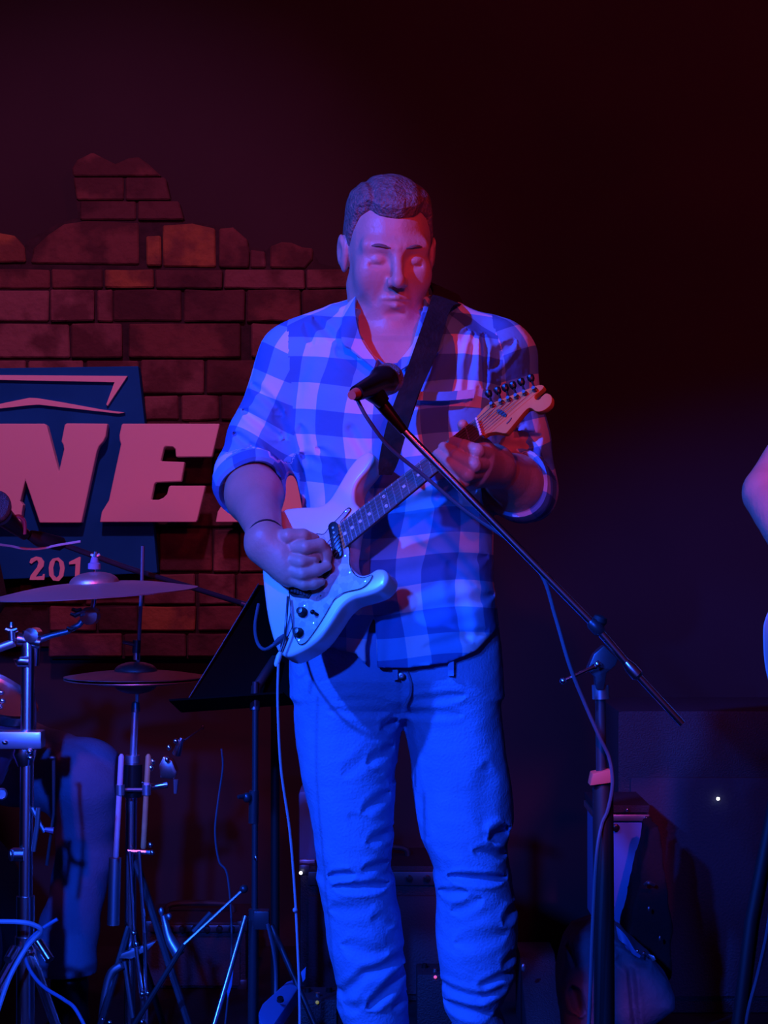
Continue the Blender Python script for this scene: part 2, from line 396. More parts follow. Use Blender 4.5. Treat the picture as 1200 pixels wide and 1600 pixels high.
def vb(py, D=3.2): return CAMZ-(py-CY)/F*D

# ------------------------------------------------------------------ the setting
def struct(name, mb, m, bevel=0):
    return tag(mb.build(name, m, None, smooth=False, bevel=bevel), kind='structure')
struct('floor', MB().box((0, 2.6, -0.05), (9.0, 5.9, 0.1)), M['floor'])
wall = struct('wall_back', MB().box((0, 5.36, 1.8), (9.0, 0.2, 3.8)), M['black_wall'])
struct('wall_left', MB().box((-4.0, 3.0, 1.8), (0.1, 4.6, 3.8)), M['black_wall'])
struct('wall_right', MB().box((4.0, 3.0, 1.8), (0.1, 4.6, 3.8)), M['black_wall'])
struct('ceiling', MB().box((0, 3.6, 3.75), (9.0, 3.6, 0.1)), M['black_wall'])
WD = 5.2
def pxslab(pts, D, t, sm=0):
    q = [P(a, b, D) for a, b in pts]
    if sm: q = catmull(q, sm, True)
    return MB().slab(q, (0, t, 0))
# broken-topped brick facing: mortar bed, then every block by itself
mort = [(-140, 375), (-60, 372), (10, 368), (38, 385), (48, 372), (90, 350), (122, 340), (118, 300), (118, 262), (146, 244), (178, 256), (214, 250),
        (246, 272), (262, 300), (284, 345), (338, 352), (372, 360), (388, 384), (416, 392), (424, 382), (452, 382), (488, 392), (500, 412), (560, 424),
        (600, 470), (612, 700), (590, 1029), (80, 1029), (78, 1010), (-140, 1010)]
pxslab(mort, WD+0.008, 0.06).build('mortar', M['mortar'], wall, smooth=False)
def brick(pts, mi, D=None):
    D = D or WD-random.uniform(0.0, 0.014)
    pxslab(pts, D, 0.055-(D-WD)).build('brick', BR[mi], wall, smooth=False, bevel=0.004, seg=1)
brick([(114, 275), (112, 263), (120, 250), (144, 238), (160, 246), (180, 256), (200, 247), (216, 245), (233, 257), (252, 275)], 0)
for a, b, y0, y1, m_ in [(114, 193, 277, 312, 0), (196, 258, 277, 312, 3), (125, 212, 314, 343, 3), (215, 279, 314, 343, 3)]:
    brick([(a, y0), (b, y0), (b+(8 if b > 250 else 0), y1), (a+(6 if a < 120 else 0), y1)], m_)
brick([(-60, 372), (0, 364), (22, 368), (38, 386), (40, 409), (-60, 411)], 2)
brick([(48, 411), (52, 388), (76, 366), (100, 350), (135, 345), (216, 348), (217, 413)], 0)
brick([(228, 369), (251, 368), (252, 415), (229, 415)], 2)
brick([(254, 352), (300, 349), (336, 357), (337, 417), (255, 416)], 2)
brick([(342, 357), (364, 355), (386, 374), (390, 392), (388, 418), (342, 417)], 0)
brick([(391, 390), (414, 393), (415, 418), (391, 418)], 4)
brick([(422, 385), (440, 378), (455, 379), (472, 386), (489, 388), (488, 405), (476, 419), (422, 418)], 0)
rows = [(421, 450, [(-90, -10), (-7, 78), (81, 160), (163, 239), (243, 347), (350, 476), (480, 590)], [3, 0, 0, 2, 3, 1, 1]),
        (453, 502, [(-60, 76), (79, 147), (151, 175), (178, 284), (288, 382), (386, 470), (473, 600)], [4, 4, 1, 3, 3, 0, 3]),
        (506, 558, [(-80, 108), (111, 191), (200, 376), (392, 448), (452, 600)], [4, 1, 0, 1, 3]),
        (563, 614, [(-60, 40), (44, 130), (134, 216), (220, 318), (322, 402), (406, 500), (504, 604)], [4, 4, 1, 1, 3, 0, 3]),
        (618, 656, [(140, 222), (225, 279), (283, 342), (346, 420), (424, 520), (524, 605)], [3, 4, 1, 3, 0, 3]),
        (660, 705, [(-70, 60), (64, 180), (184, 290), (294, 380), (384, 500), (504, 604)], [3]*6),
        (709, 755, [(-30, 80), (84, 210), (214, 330), (334, 440), (444, 603)], [3]*5),
        (759, 822, [(-70, 60), (64, 160), (164, 276), (280, 400), (404, 600)], [3]*5),
        (827, 893, [(60, 180), (184, 247), (250, 330), (334, 372), (375, 460), (464, 598)], [3, 3, 0, 4, 1, 3]),
        (897, 944, [(30, 130), (134, 220), (224, 305), (310, 366), (369, 440), (444, 596)], [3, 1, 1, 4, 0, 3]),
        (948, 986, [(78, 150), (154, 214), (217, 305), (309, 376), (380, 470), (474, 594)], [1, 3, 2, 0, 3, 3]),
        (990, 1027, [(76, 190), (194, 290), (294, 372), (376, 480), (484, 592)], [0, 3, 3, 0, 3])]
for y0, y1, xs, ms in rows:
    for (a, b), m_ in zip(xs, ms):
        j = lambda: random.uniform(-1.2, 1.2)
        brick([(a+j(), y0+j()), ((a+b)/2, y0+j()), (b+j(), y0+j()), (b+j(), y1+j()), ((a+b)/2, y1+j()), (a+j(), y1+j())], m_)

# ------------------------------------------------------------------ the wall sign
SD = 5.12
sign = thing('sign', P(60, 905, SD), 'large wall sign, pale slanted NE letters over a blue panel on the brick wall', 'sign')
pxslab([(-150, 578), (0, 575), (216, 572), (226, 660), (246, 895), (-150, 912)], SD, 0.05).build('panel', M['sign_blue'], sign, smooth=False, bevel=0.003)
pxslab([(-120, 585), (199, 587.5), (168, 634), (166, 632), (179, 597), (-120, 591)], SD-0.012, 0.016).build('swoosh', M['sign_white'], sign, smooth=False)
pxslab([(-80, 651), (0, 631), (46, 621.5), (58, 622), (100, 629), (160, 640), (195, 644.5), (185, 646), (140, 641), (60, 632), (45, 633), (0, 638), (-80, 656)], SD-0.012, 0.016).build('swoosh', M['sign_white'], sign, smooth=False)
def letter(pts, lab=None):
    pxslab(pts, SD-0.045, 0.036).build('letter', M['sign_white'], sign, smooth=False, bevel=0.002, seg=1)
letter([(-40, 662), (69, 662), (73, 665), (92, 737), (100, 702), (99, 695), (96, 690), (101, 664), (104, 661.5), (168, 662), (165, 682), (161, 690), (154, 698), (151, 706),
        (127, 817), (62, 817), (39.5, 750), (31.5, 783), (36, 789), (34, 800), (32, 817), (-62, 817), (-52, 780), (-30, 690)])
letter([(190, 664), (192, 662), (343, 662), (342, 668), (331, 714), (275, 714), (274, 702), (270, 698), (258, 697.5), (256, 700), (251, 720.5), (288.5, 722), (283, 752), (243, 754),
        (241, 757), (236, 781), (248, 781), (255, 778), (261, 772), (264, 760), (267, 759), (321, 759), (308, 813), (306, 816), (156, 816), (159, 800), (162, 795), (170, 782),
        (189, 694), (187, 688), (186.5, 680)])
letter([(371, 664), (373, 662), (500, 662), (513, 676), (506, 722), (488, 745), (496, 760), (488, 816), (432, 816), (440, 780), (424, 762), (416, 764), (412, 786), (414, 816), (337, 816), (340, 800), (343, 795), (351, 782), (370, 694),
        (368, 680)])
dg = lambda pts: pxslab(pts, SD-0.006, 0.010).build('digit', M['sign_white'], sign, smooth=False)
dg([(48, 873), (56, 869.5), (64, 871), (69, 878), (68, 885), (60, 895), (56, 901), (66, 900), (67, 897), (70, 897), (69, 906), (46, 906), (48, 899), (58, 886), (60, 879), (58, 875), (54, 877), (49, 881), (46, 879)])
dg([(82, 873), (91, 871), (99, 878), (101, 888), (99, 900), (92, 908), (83, 907), (77, 899), (76, 887), (78, 878), (82, 873.2), (86, 877), (83, 887), (84, 899), (88, 903), (92, 899), (94, 888), (92, 878), (89, 875.5), (86, 876.5)])
dg([(108, 878), (124, 870), (126, 871), (124, 903), (126, 906), (112, 906), (117, 902), (118, 881), (108, 882)])

# ------------------------------------------------------------------ the guitarist
man = thing('person', (hb(620), 3.2, 0), 'guitarist in blue and white plaid shirt and jeans, head bowed over a pale electric guitar', 'person')
YAW, PIT = math.radians(10), math.radians(15)
RH = np.array(Matrix.Rotation(YAW, 3, 'Z') @ Matrix.Rotation(PIT, 3, 'X'))
HC = np.array(P(607, 396, 3.20)); HS = 1.0
def hl(x, y, z):
    x, y, z = (x-HC[0])/HS, (y-HC[1])/HS, (z-HC[2])/HS
    return (RH[0, 0]*x+RH[1, 0]*y+RH[2, 0]*z, RH[0, 1]*x+RH[1, 1]*y+RH[2, 1]*z, RH[0, 2]*x+RH[1, 2]*y+RH[2, 2]*z)
def hw(p): return Vector(RH @ np.array(p)*HS+HC)
A_ = np.array
def head_sd(x, y, z):
    x, y, z = hl(x, y, z); z = np.where(z < -0.01, (z+0.01)/1.13-0.01, z); X = np.abs(x); u = lambda d, v, k: blend(d, v, k)
    d = sd_ell(x, y, z, A_((0, 0.014, 0.036)), (0.0745, 0.095, 0.084))
    d = u(d, sd_ell(x, y, z, A_((0, -0.022, -0.026)), (0.0655, 0.066, 0.088)), 0.03)
    d = u(d, sd_cone(X, y, z, A_((0.052, 0.0, -0.055)), A_((0.022, -0.062, -0.098)), 0.019, 0.019), 0.03)
    d = u(d, sd_ell(x, y, z, A_((0, -0.079, -0.103)), (0.024, 0.019, 0.018)), 0.018)
    d = u(d, sd_ell(X, y, z, A_((0.040, -0.062, -0.030)), (0.026, 0.024, 0.028)), 0.03)
    d = u(d, sd_cone(X, y, z, A_((0.048, -0.068, 0.020)), A_((0.006, -0.084, 0.018)), 0.010, 0.010), 0.02)
    d = u(d, sd_ell(x, y, z, A_((0, -0.070, -0.066)), (0.034, 0.024, 0.028)), 0.02)
    d = blend(d, sd_ell(X, y, z, A_((0.031, -0.106, -0.001)), (0.020, 0.020, 0.013)), 0.014, 's')
    d = u(d, sd_ell(X, y, z, A_((0.031, -0.0735, -0.004)), (0.0165, 0.0150, 0.0125)), 0.003)
    d = u(d, sd_cone(x, y, z, A_((0, -0.085, 0.012)), A_((0, -0.110, -0.030)), 0.0075, 0.0105), 0.012)
    d = u(d, sd_ell(x, y, z, A_((0, -0.113, -0.034)), (0.011, 0.011, 0.010)), 0.006)
    d = u(d, sd_ell(X, y, z, A_((0.0135, -0.100, -0.037)), (0.008, 0.011, 0.008)), 0.006)
    d = blend(d, sd_ell(X, y, z, A_((0.0075, -0.108, -0.0455)), (0.0045, 0.006, 0.004)), 0.003, 's')
    # nasolabial fold, lid line, lips
    d = blend(d, sd_cone(X, y, z, A_((0.021, -0.099, -0.038)), A_((0.035, -0.088, -0.068)), 0.0042, 0.003), 0.010, 's')
    d = blend(d, sd_cone(X, y, z, A_((0.018, -0.0925, -0.0115)), A_((0.046, -0.082, -0.0125)), 0.0022, 0.0016), 0.003, 's')
    d = u(d, sd_cone(X, y, z, A_((0.002, -0.098, -0.0600)), A_((0.024, -0.087, -0.065)), 0.0052, 0.0024), 0.005)
    d = u(d, sd_cone(X, y, z, A_((0.0, -0.0955, -0.0725)), A_((0.020, -0.088, -0.069)), 0.0062, 0.003), 0.004)
    d = blend(d, sd_cone(X, y, z, A_((0.0, -0.104, -0.0662)), A_((0.026, -0.091, -0.067)), 0.0022, 0.0016), 0.003, 's')
    d = blend(d, sd_ell(x, y, z, A_((0, -0.097, -0.086)), (0.020, 0.008, 0.005)), 0.008, 's')
    d = blend(d, sd_cone(X, y, z, A_((0.007, -0.099, 0.014)), A_((0.009, -0.094, 0.034)), 0.0012, 0.0006), 0.006, 's')
    for zz_ in (0.048, 0.060): d = blend(d, sd_cone(X, y, z, A_((0.0, -0.0905-0.0*zz_, zz_)), A_((0.035, -0.078, zz_+0.002)), 0.0010, 0.0005), 0.006, 's')
    # ears
    d = u(d, sd_ell(X, y, z, A_((0.077, 0.012, -0.002)), (0.009, 0.019, 0.032)), 0.006)
    d = u(d, sd_ell(X, y, z, A_((0.084, 0.018, 0.004)), (0.006, 0.017, 0.026)), 0.004)
    d = blend(d, sd_ell(X, y, z, A_((0.089, 0.008, 0.000)), (0.005, 0.009, 0.015)), 0.004, 's')
    d = d+0.0006*wobble(x, y, z, 90, 3)
    return d*HS
g = Grid((-0.36, 2.82, 0.72), (0.36, 3.46, 1.86), 0.0026)
g.op(head_sd, HC-0.15, HC+0.15, pad=0.0)
nb = P(610, 545, 3.235); nt_ = P(603, 430, 3.245)
g.cone(nt_, nb, 0.051, 0.061, 0.006)
g.cone(P(614, 505, 3.225), P(611, 548, 3.20), 0.030, 0.036, 0.02)     # throat under the jaw
zs = np.array([vb(p) for p in (1085, 1060, 1000, 900, 800, 700, 600, 540, 505)])
tl = np.array([505, 490, 480, 476, 482, 472, 468, 480, 530]); tr = np.array([740, 752, 762, 758, 758, 776, 785, 765, 700])
TC, TA = (hb((tl+tr)/2), hb(tr)-hb(tl)); TA = TA/2
TB = np.array([0.085, 0.09, 0.11, 0.125, 0.125, 0.118, 0.110, 0.092, 0.05])
g.op(lambda x, y, z: sd_loft(x, y, z, zs, TC, np.full(9, 3.21), TA, TB), (-0.25, 3.0, zs[0]), (0.25, 3.4, zs[-1]), 0.03)
for a, b in (((560, 520, 3.23), (478, 552, 3.22)), ((660, 520, 3.23), (770, 552, 3.22))):
    g.cone(P(*a), P(*b), 0.048, 0.052, 0.04)
# arms, shoulder to wrist
ELL, WRL = P(388, 742, 3.20), P(416, 840, 2.972)
ELR, WRR = P(820, 768, 3.24), P(770, 728, 3.035)
g.chain([P(470, 560, 3.22), ELL], [0.058, 0.049], 0.04)
g.chain([ELL, ELL.lerp(WRL, 0.35), WRL], [0.048, 0.0475, 0.0265], 0.02, 0.02)
g.chain([P(778, 560, 3.22), ELR], [0.056, 0.047], 0.04)
g.chain([ELR, ELR.lerp(WRR, 0.35), WRR], [0.047, 0.048, 0.032], 0.02, 0.02)

# guitar plane: everything on the instrument is placed by its spot on the tilted face
GN = Vector((-0.40, -0.85, 0.34)).normalized(); G0 = P(560, 850, 2.965)
def gp(px, py, h=0.0):
    d = Vector(((px-CX)/F, 1, -(py-CY)/F)); o = Vector((0, 0, CAMZ)); q = G0+GN*h
    return o+d*((q-o).dot(GN)/d.dot(GN))
c7 = lambda a, b: (380+a/4.615, 760+b/4.615)
c4 = lambda a, b: (640+a/4.615, 560+b/4.615)
def G7(a, b, h): return gp(*c7(a, b), h)
def G4(a, b, h): return gp(*c4(a, b), h)
# strumming hand
for a, b, r in (((120, 400, 0.045), (300, 440, 0.040), 0.024), ((130, 440, 0.045), (290, 500, 0.042), 0.024), ((150, 475, 0.045), (310, 585, 0.036), 0.022), ((165, 480, 0.04), (340, 640, 0.03), 0.019)):
    g.cone(WRL.lerp(G7(*a), 0.7), G7(*b), 0.023, r, 0.02)
def fin(f, pts, rs, k=0.0008): g.chain([f(*p) for p in pts], [r*0.93 for r in rs], k, 0.003)
fin(G7, [(190, 390, 0.050), (330, 362, 0.060), (430, 356, 0.050), (515, 378, 0.030)], [0.018, 0.0145, 0.0125, 0.0095])        # thumb
fin(G7, [(300, 440, 0.044), (450, 440, 0.056), (555, 420, 0.040), (600, 480, 0.026), (598, 570, 0.016)], [0.0165, 0.0125, 0.0112, 0.0098, 0.0082])
fin(G7, [(290, 515, 0.044), (420, 548, 0.050), (500, 528, 0.036), (548, 488, 0.024)], [0.0165, 0.0125, 0.0112, 0.0088])
fin(G7, [(310, 595, 0.040), (430, 632, 0.044), (530, 606, 0.032), (606, 575, 0.022)], [0.0160, 0.0120, 0.0108, 0.0086])
fin(G7, [(340, 655, 0.034), (440, 706, 0.034), (510, 704, 0.026), (562, 688, 0.018)], [0.0145, 0.0108, 0.0098, 0.0078])
# fretting hand
for a in ((530, 690, -0.012), (515, 760, -0.014), (480, 820, -0.018), (440, 860, -0.024)):
    g.cone(WRR, G4(*a), 0.026, 0.019, 0.020)
g.cone(G4(520, 640, -0.040), G4(420, 560, -0.050), 0.017, 0.013, 0.014)
g.cone(G4(420, 560, -0.050), G4(382, 478, -0.020), 0.012, 0.009, 0.006)                                                       # thumb over the neck
fin(G4, [(545, 690, -0.006), (485, 668, 0.030), (395, 632, 0.028), (315, 600, 0.013)], [0.0155, 0.0130, 0.0112, 0.0092])
fin(G4, [(525, 760, -0.008), (462, 770, 0.032), (345, 706, 0.032), (245, 640, 0.013)], [0.0165, 0.0132, 0.0118, 0.0098])
fin(G4, [(490, 820, -0.012), (415, 838, 0.030), (300, 762, 0.030), (205, 690, 0.013)], [0.0160, 0.0130, 0.0116, 0.0096])
fin(G4, [(440, 860, -0.018), (385, 888, 0.022), (290, 815, 0.024), (222, 742, 0.011)], [0.0145, 0.0118, 0.0104, 0.0086])
me = g.mesh('body'); me.transform(Matrix.Translation(-OFF[man.name])); body = link('body', me, M['skin'], man, OFF[man.name], True, 0)
del g

# eyebrows
for s in (-1, 1):
    mb = MB().tube(catmull([hw((s*0.014, -0.0940, 0.0185)), hw((s*0.032, -0.0895, 0.0225)), hw((s*0.049, -0.0755, 0.0185))], 6), [0.0016, 0.0028, 0.0030, 0.0030, 0.0024, 0.0010], 6)
    mb.build('eyebrow', M['brow'], man)
# hair
g = Grid(HC-0.15, HC+0.15, 0.0024)
def hair_sd(x, y, z):
    x, y, z = hl(x, y, z)
    X = np.abs(x); ph = np.degrees(np.arctan2(X, -(y-0.016)))
    hz_ = np.interp(ph, [0, 20, 36, 50, 60, 70, 78, 86, 96, 120, 180], [0.067, 0.070, 0.078, 0.066, 0.036, 0.004, -0.022, -0.024, 0.010, -0.050, -0.062])
    inn = np.clip((z-hz_)/0.020, 0, 1)
    top = np.clip((z-0.055)/0.05, 0, 1)
    lift = 0.002+inn*(0.0035+0.0125*top)+0.004*top*np.clip(-y/0.08, 0, 1)
    d = sd_ell(x, y, z, A_((0, 0.014, 0.036)), (0.0745, 0.095, 0.084))
    st = top*0.0011*np.sin(150*(x+0.6*y)+2.5*np.sin(34*z+26*y))+0.0007*wobble(x, y, z, 110, 8)
    part = 0.004*np.exp(-((x+0.040)/0.005)**2)*top
    d = d-lift-st+part
    ear = sd_ell(X, y, z, A_((0.08, 0.012, -0.006)), (0.03, 0.019, 0.034))
    d = blend(d, (hz_-z)*0.6, 0.004, 'i'); d = blend(d, ear, 0.005, 's')
    return d
g.op(hair_sd, HC-0.15, HC+0.15, pad=0); g.d[0] = g.d[-1] = 0.1
me = g.mesh('hair'); me.transform(Matrix.Translation(-OFF[man.name])); link('hair', me, M['hair'], man, OFF[man.name], True, 0)

# shirt
g = Grid((-0.36, 2.9, 0.92), (0.36, 3.46, 1.66), 0.0038)
py_ = (1075, 1040, 1000, 900, 800, 730, 700, 600, 545, 505, 490)
szs = np.array([vb(p) for p in py_])
sl_ = np.array([455, 456, 460, 466, 474, 462, 456, 448, 458, 510, 535]); sr_ = np.array([790, 788, 783, 773, 771, 782, 790, 803, 792, 730, 700])
SCc, SA = hb((sl_+sr_)/2), (hb(sr_)-hb(sl_))/2
SB = np.array([0.160, 0.158, 0.154, 0.150, 0.148, 0.140, 0.137, 0.130, 0.120, 0.095, 0.08])
g.op(lambda x, y, z: sd_loft(x, y, z, szs, SCc, np.full(11, 3.21), SA, SB, 2.6), (-0.25, 3.0, szs[0]), (0.25, 3.4, szs[-1]), 0.0)
for a, b in (((578, 512, 3.235), (476, 560, 3.22)), ((652, 512, 3.235), (770, 558, 3.22))):
    g.cone(P(*a), P(*b), 0.062, 0.072, 0.035)
g.chain([P(468, 572, 3.22), P(415, 680, 3.215), ELL], [0.072, 0.063, 0.0565], 0.03, 0.02)
g.cone(ELL, ELL.lerp(WRL, 0.22), 0.0575, 0.058, 0.015)
g.chain([P(776, 572, 3.22), P(800, 680, 3.225), ELR], [0.070, 0.062, 0.055], 0.03, 0.02)
g.cone(ELR, ELR.lerp(WRR, 0.30), 0.055, 0.057, 0.015)
def cutplane(a, b, t):
    a, b = Vector(a), Vector(b); n = (b-a).normalized(); q = a.lerp(b, t)
    g.op(lambda x, y, z: np.maximum(-((x-q.x)*n.x+(y-q.y)*n.y+(z-q.z)*n.z), np.sqrt((x-q.x)**2+(y-q.y)**2+(z-q.z)**2)-0.10), A_(q)-0.1, A_(q)+0.1, 0, 's')
cutplane(ELL, WRL, 0.20); cutplane(ELR, WRR, 0.28)
k2 = lambda *q: [(320+a/2.143, 440+b/2.143) for a, b in q]
SH = [(k2((360, 105), (440, 200)), .006, 6), (k2((330, 130), (360, 210)), .004, 5), (k2((880, 160), (800, 330)), .006, 7), (k2((900, 170), (870, 420)), .007, 6), (k2((935, 170), (935, 360)), .009, 5),
      (k2((840, 190), (770, 340)), .005, 6), (k2((950, 300), (1040, 190)), .007, 6), (k2((960, 250), (1010, 200)), .005, 5), (k2((150, 330), (260, 440)), .007, 6), (k2((120, 420), (250, 520)), .008, 6),
      (k2((230, 430), (270, 520)), .004, 8), (k2((90, 500), (200, 590)), .008, 6), (k2((150, 540), (200, 620)), .005, 7), (k2((960, 625), (1090, 565)), .010, 5), (k2((980, 560), (1110, 545)), .008, 5),
      (k2((1010, 600), (1120, 610)), .008, 5), (k2((950, 500), (1080, 470)), .006, 6), (k2((320, 575), (440, 640)), .005, 6), (k2((320, 480), (345, 620)), .004, 7), (k2((380, 560), (480, 660)), .006, 7),
      (k2((440, 230), (560, 330)), .005, 9), (k2((560, 700), (850, 740)), .007, 8), (k2((640, 760), (900, 700)), .006, 8), (k2((490, 500), (540, 590), (600, 620)), .005, 6),
      ([(600, 900), (760, 870)], .004, 9), ([(640, 960), (770, 930)], .004, 9), ([(660, 1010), (760, 985)], .004, 7), ([(700, 880), (730, 1000)], .004, 10), ([(610, 960), (605, 1040)], .003, 7)]
sl, x, y, z = g.reg(g.lo, g.lo+g.n*g.h)
c2 = creases(x[:, :, 0], z[0, :, :].reshape(1, -1), 3.12, SH)[:, None, :]
front = np.clip((3.24-y)/0.05, 0, 1)
g.d += (0.72*c2*front+0.0045*wobble(x, y, z, 26, 12, (1.2, 1.2, 0.7))+0.0022*wobble(x, y, z, 70, 13)).astype(np.float32)
# neckline, placket slit and hem
Vp = [(hb(a, 3.1), vb(b, 3.1)) for a, b in ((548, 400), (556, 478), (562, 520), (584, 556), (604, 571), (622, 568), (645, 538), (655, 500), (664, 476), (672, 400))]
v2 = sd_poly(x[:, 0, :], z[0, 0, :][None, :], Vp)[:, None, :]
g.d = np.maximum(g.d, -np.maximum(v2, y-3.16)).astype(np.float32)
g.cone(P(608, 540, 3.22), P(606, 400, 3.215), 0.069, 0.072, 0.0, 's')
Wp = [(hb(a, 3.06), vb(b, 3.06)) for a, b in ((586, 962), (590, 1060), (574, 1060), (571, 1015), (577, 980))]
w2 = sd_poly(x[:, 0, :], z[0, 0, :][None, :], Wp)[:, None, :]
g.d = np.maximum(g.d, -np.maximum(w2, y-3.115)).astype(np.float32)
hx = [hb(a, 3.06) for a in (455, 505, 555, 573, 589, 640, 700, 745, 783)]; hz = [vb(b, 3.06) for b in (1000, 1012, 1021, 1042, 1043, 1043, 1036, 1018, 985)]
g.d = np.maximum(g.d, np.interp(x.ravel(), hx, hz)[:, None, None]-z).astype(np.float32)
for i in (0, -1): g.d[i] = 0.1; g.d[:, i] = 0.1; g.d[:, :, i] = 0.1
me = g.mesh('shirt')
nv = len(me.vertices); co = np.empty(nv*3, np.float32); me.vertices.foreach_get('co', co); co = co.reshape(-1, 3)
def plaid_uv(me, co, mode=None):
    nl = len(me.loops); lv = np.empty(nl, np.int32); me.loops.foreach_get('vertex_index', lv)
    lt = np.empty(len(me.polygons), np.int32); me.polygons.foreach_get('loop_total', lt)
    pf = np.repeat(np.arange(len(lt)), lt); ce = np.zeros((len(lt), 3)); np.add.at(ce, pf, co[lv]); ce /= lt[:, None]
    px = ce[:, 0]/3.15*F+CX; py = CY-(ce[:, 2]-CAMZ)/3.15*F
    L = (px < np.interp(py, [500, 560, 690, 760], [448, 452, 462, 470])) & (py < 830)
    R = (px > np.interp(py, [500, 560, 690, 800], [770, 786, 770, 760])) & (py < 840) & ~((py > 690) & (px < 775))
    R |= (px > 765) & (py > 700) & (py < 840) & (ce[:, 1] < 3.13)
    if mode == 'torso': L[:] = False; R[:] = False
    warp = 0.006*np.sin(co[:, 2]*23+1)+0.004*np.sin(co[:, 0]*31+co[:, 2]*17)
    warp2 = 0.007*np.sin(co[:, 0]*21+2)+0.004*np.sin(co[:, 2]*37)
    th = np.arctan2(co[:, 0]-0.02, -(co[:, 1]-3.24)); uvt = np.stack([0.165*th+warp+0.037, co[:, 2]+warp2+0.008], 1)
    def slv(pts):
        pts = [np.array(p) for p in pts]; best = np.full(nv_, 1e9); u = np.zeros(nv_); v = np.zeros(nv_); acc = 0
        for i in range(len(pts)-1):
            a, b = pts[i], pts[i+1]; ax = b-a; Ln = np.linalg.norm(ax); ax = ax/Ln; q = co-a; t = np.clip(q @ ax, -0.05 if i == 0 else 0, Ln)
            r = q-t[:, None]*ax; dd = np.linalg.norm(r, axis=1); m = dd < best
            e1 = np.cross(ax, (0, 0, 1.0) if abs(ax[2]) < .8 else (0, 1.0, 0)); e1 /= np.linalg.norm(e1); e2 = np.cross(ax, e1)
            an = np.arctan2(r @ e1, -(r @ e2)) if abs((e2 @ np.array((0, -1., 0)))) < .5 else np.arctan2(r @ e1, (r @ e2)*np.sign(e2 @ np.array((0, -1., 0))))
            u[m] = 0.062*an[m]; v[m] = (acc+t)[m]; best[m] = dd[m]; acc += Ln
        return np.stack([u+warp*1.5, v+warp2], 1)
    nv_ = len(co)
    uL = slv([P(468, 560, 3.22), P(415, 680, 3.215), ELL, ELL.lerp(WRL, .3)]); uR = slv([P(776, 560, 3.22), P(800, 680, 3.225), ELR, ELR.lerp(WRR, .35)])
    uv = uvt[lv]; uv[L[pf]] = uL[lv][L[pf]]; uv[R[pf]] = uR[lv][R[pf]]
    lay = me.uv_layers.new(name='plaid'); lay.data.foreach_set('uv', uv.astype(np.float32).ravel())
plaid_uv(me, co)
me.transform(Matrix.Translation(-OFF[man.name])); shirt = link('shirt', me, M['plaid'], man, OFF[man.name], True, 0)
def cloth(mb, name, parent, mode='torso'):
    o = mb.build(name, M['plaid'], parent); m2 = o.data; c = np.empty(len(m2.vertices)*3, np.float32); m2.vertices.foreach_get('co', c)
    plaid_uv(m2, c.reshape(-1, 3)+np.array(OFF[man.name]), mode); return o
q = lambda *p: [P(*a) for a in p]
cloth(MB().ribbon(q((604, 436, 3.29), (572, 446, 3.25), (557, 464, 3.17), (556, 500, 3.115), (566, 535, 3.085), (588, 566, 3.065)),
                  q((600, 468, 3.32), (562, 474, 3.29), (541, 480, 3.18), (534, 532, 3.075), (551, 548, 3.066), (584, 576, 3.060)), 0.004), 'collar', shirt)
cloth(MB().ribbon(q((604, 436, 3.29), (640, 446, 3.25), (662, 464, 3.17), (658, 500, 3.115), (648, 535, 3.085), (620, 568, 3.065)),
                  q((606, 468, 3.32), (660, 474, 3.29), (690, 486, 3.18), (690, 545, 3.078), (660, 558, 3.066), (624, 580, 3.060)), 0.004), 'collar', shirt)
def cuffring(a, b, t0, t1, r, rb):
    a, b = Vector(a), Vector(b); n = (b-a).normalized(); L = (b-a).length; prof = []
    pr = [(r-0.010, t0), (r, t0), (r+0.003, (t0+t1)/2), (rb, t1), (rb-0.006, t1+0.003), (rb-0.012, t1-0.004), (rb-0.014, (t0+t1)/2)]
    mb = MB().lathe([(rr, tt*1.0) for rr, tt in pr], a, n, 36)
    c = a+n*((t0+t1)/2)
    for i, v in enumerate(mb.v):
        an = math.atan2((v-a).dot(n.orthogonal().normalized()), (v-a).dot(n.cross(n.orthogonal()).normalized()))
        mb.v[i] = v+(v-a-n*(v-a).dot(n)).normalized()*0.003*math.sin(3*an+1)+n*0.004*math.sin(2*an)
    return mb
Lf = (WRL-ELL).length; Rf = (WRR-ELR).length
cloth(cuffring(ELL, WRL, Lf*.20-0.040, Lf*.20+0.012, 0.0625, 0.0625), 'cuff', shirt, None)
cloth(cuffring(ELR, WRR, Rf*.28-0.040, Rf*.28+0.010, 0.0620, 0.0615), 'cuff', shirt, None)
for (bx, by, D) in ((611, 640, 3.062), (560, 956, 3.040)):
    MB().lathe([(0.001, 0), (0.0055, 0), (0.006, 0.002), (0.001, 0.0025)], P(bx, by, D), (0, -1, 0), 14).build('button', M['white_plastic'], shirt)
cloth(MB().ribbon(q((622, 610, 3.062), (662, 612, 3.062), (700, 612, 3.068), (742, 608, 3.085)), q((622, 622, 3.060), (662, 626, 3.060), (700, 626, 3.066), (740, 622, 3.083)), 0.003), 'pocket_flap', shirt)

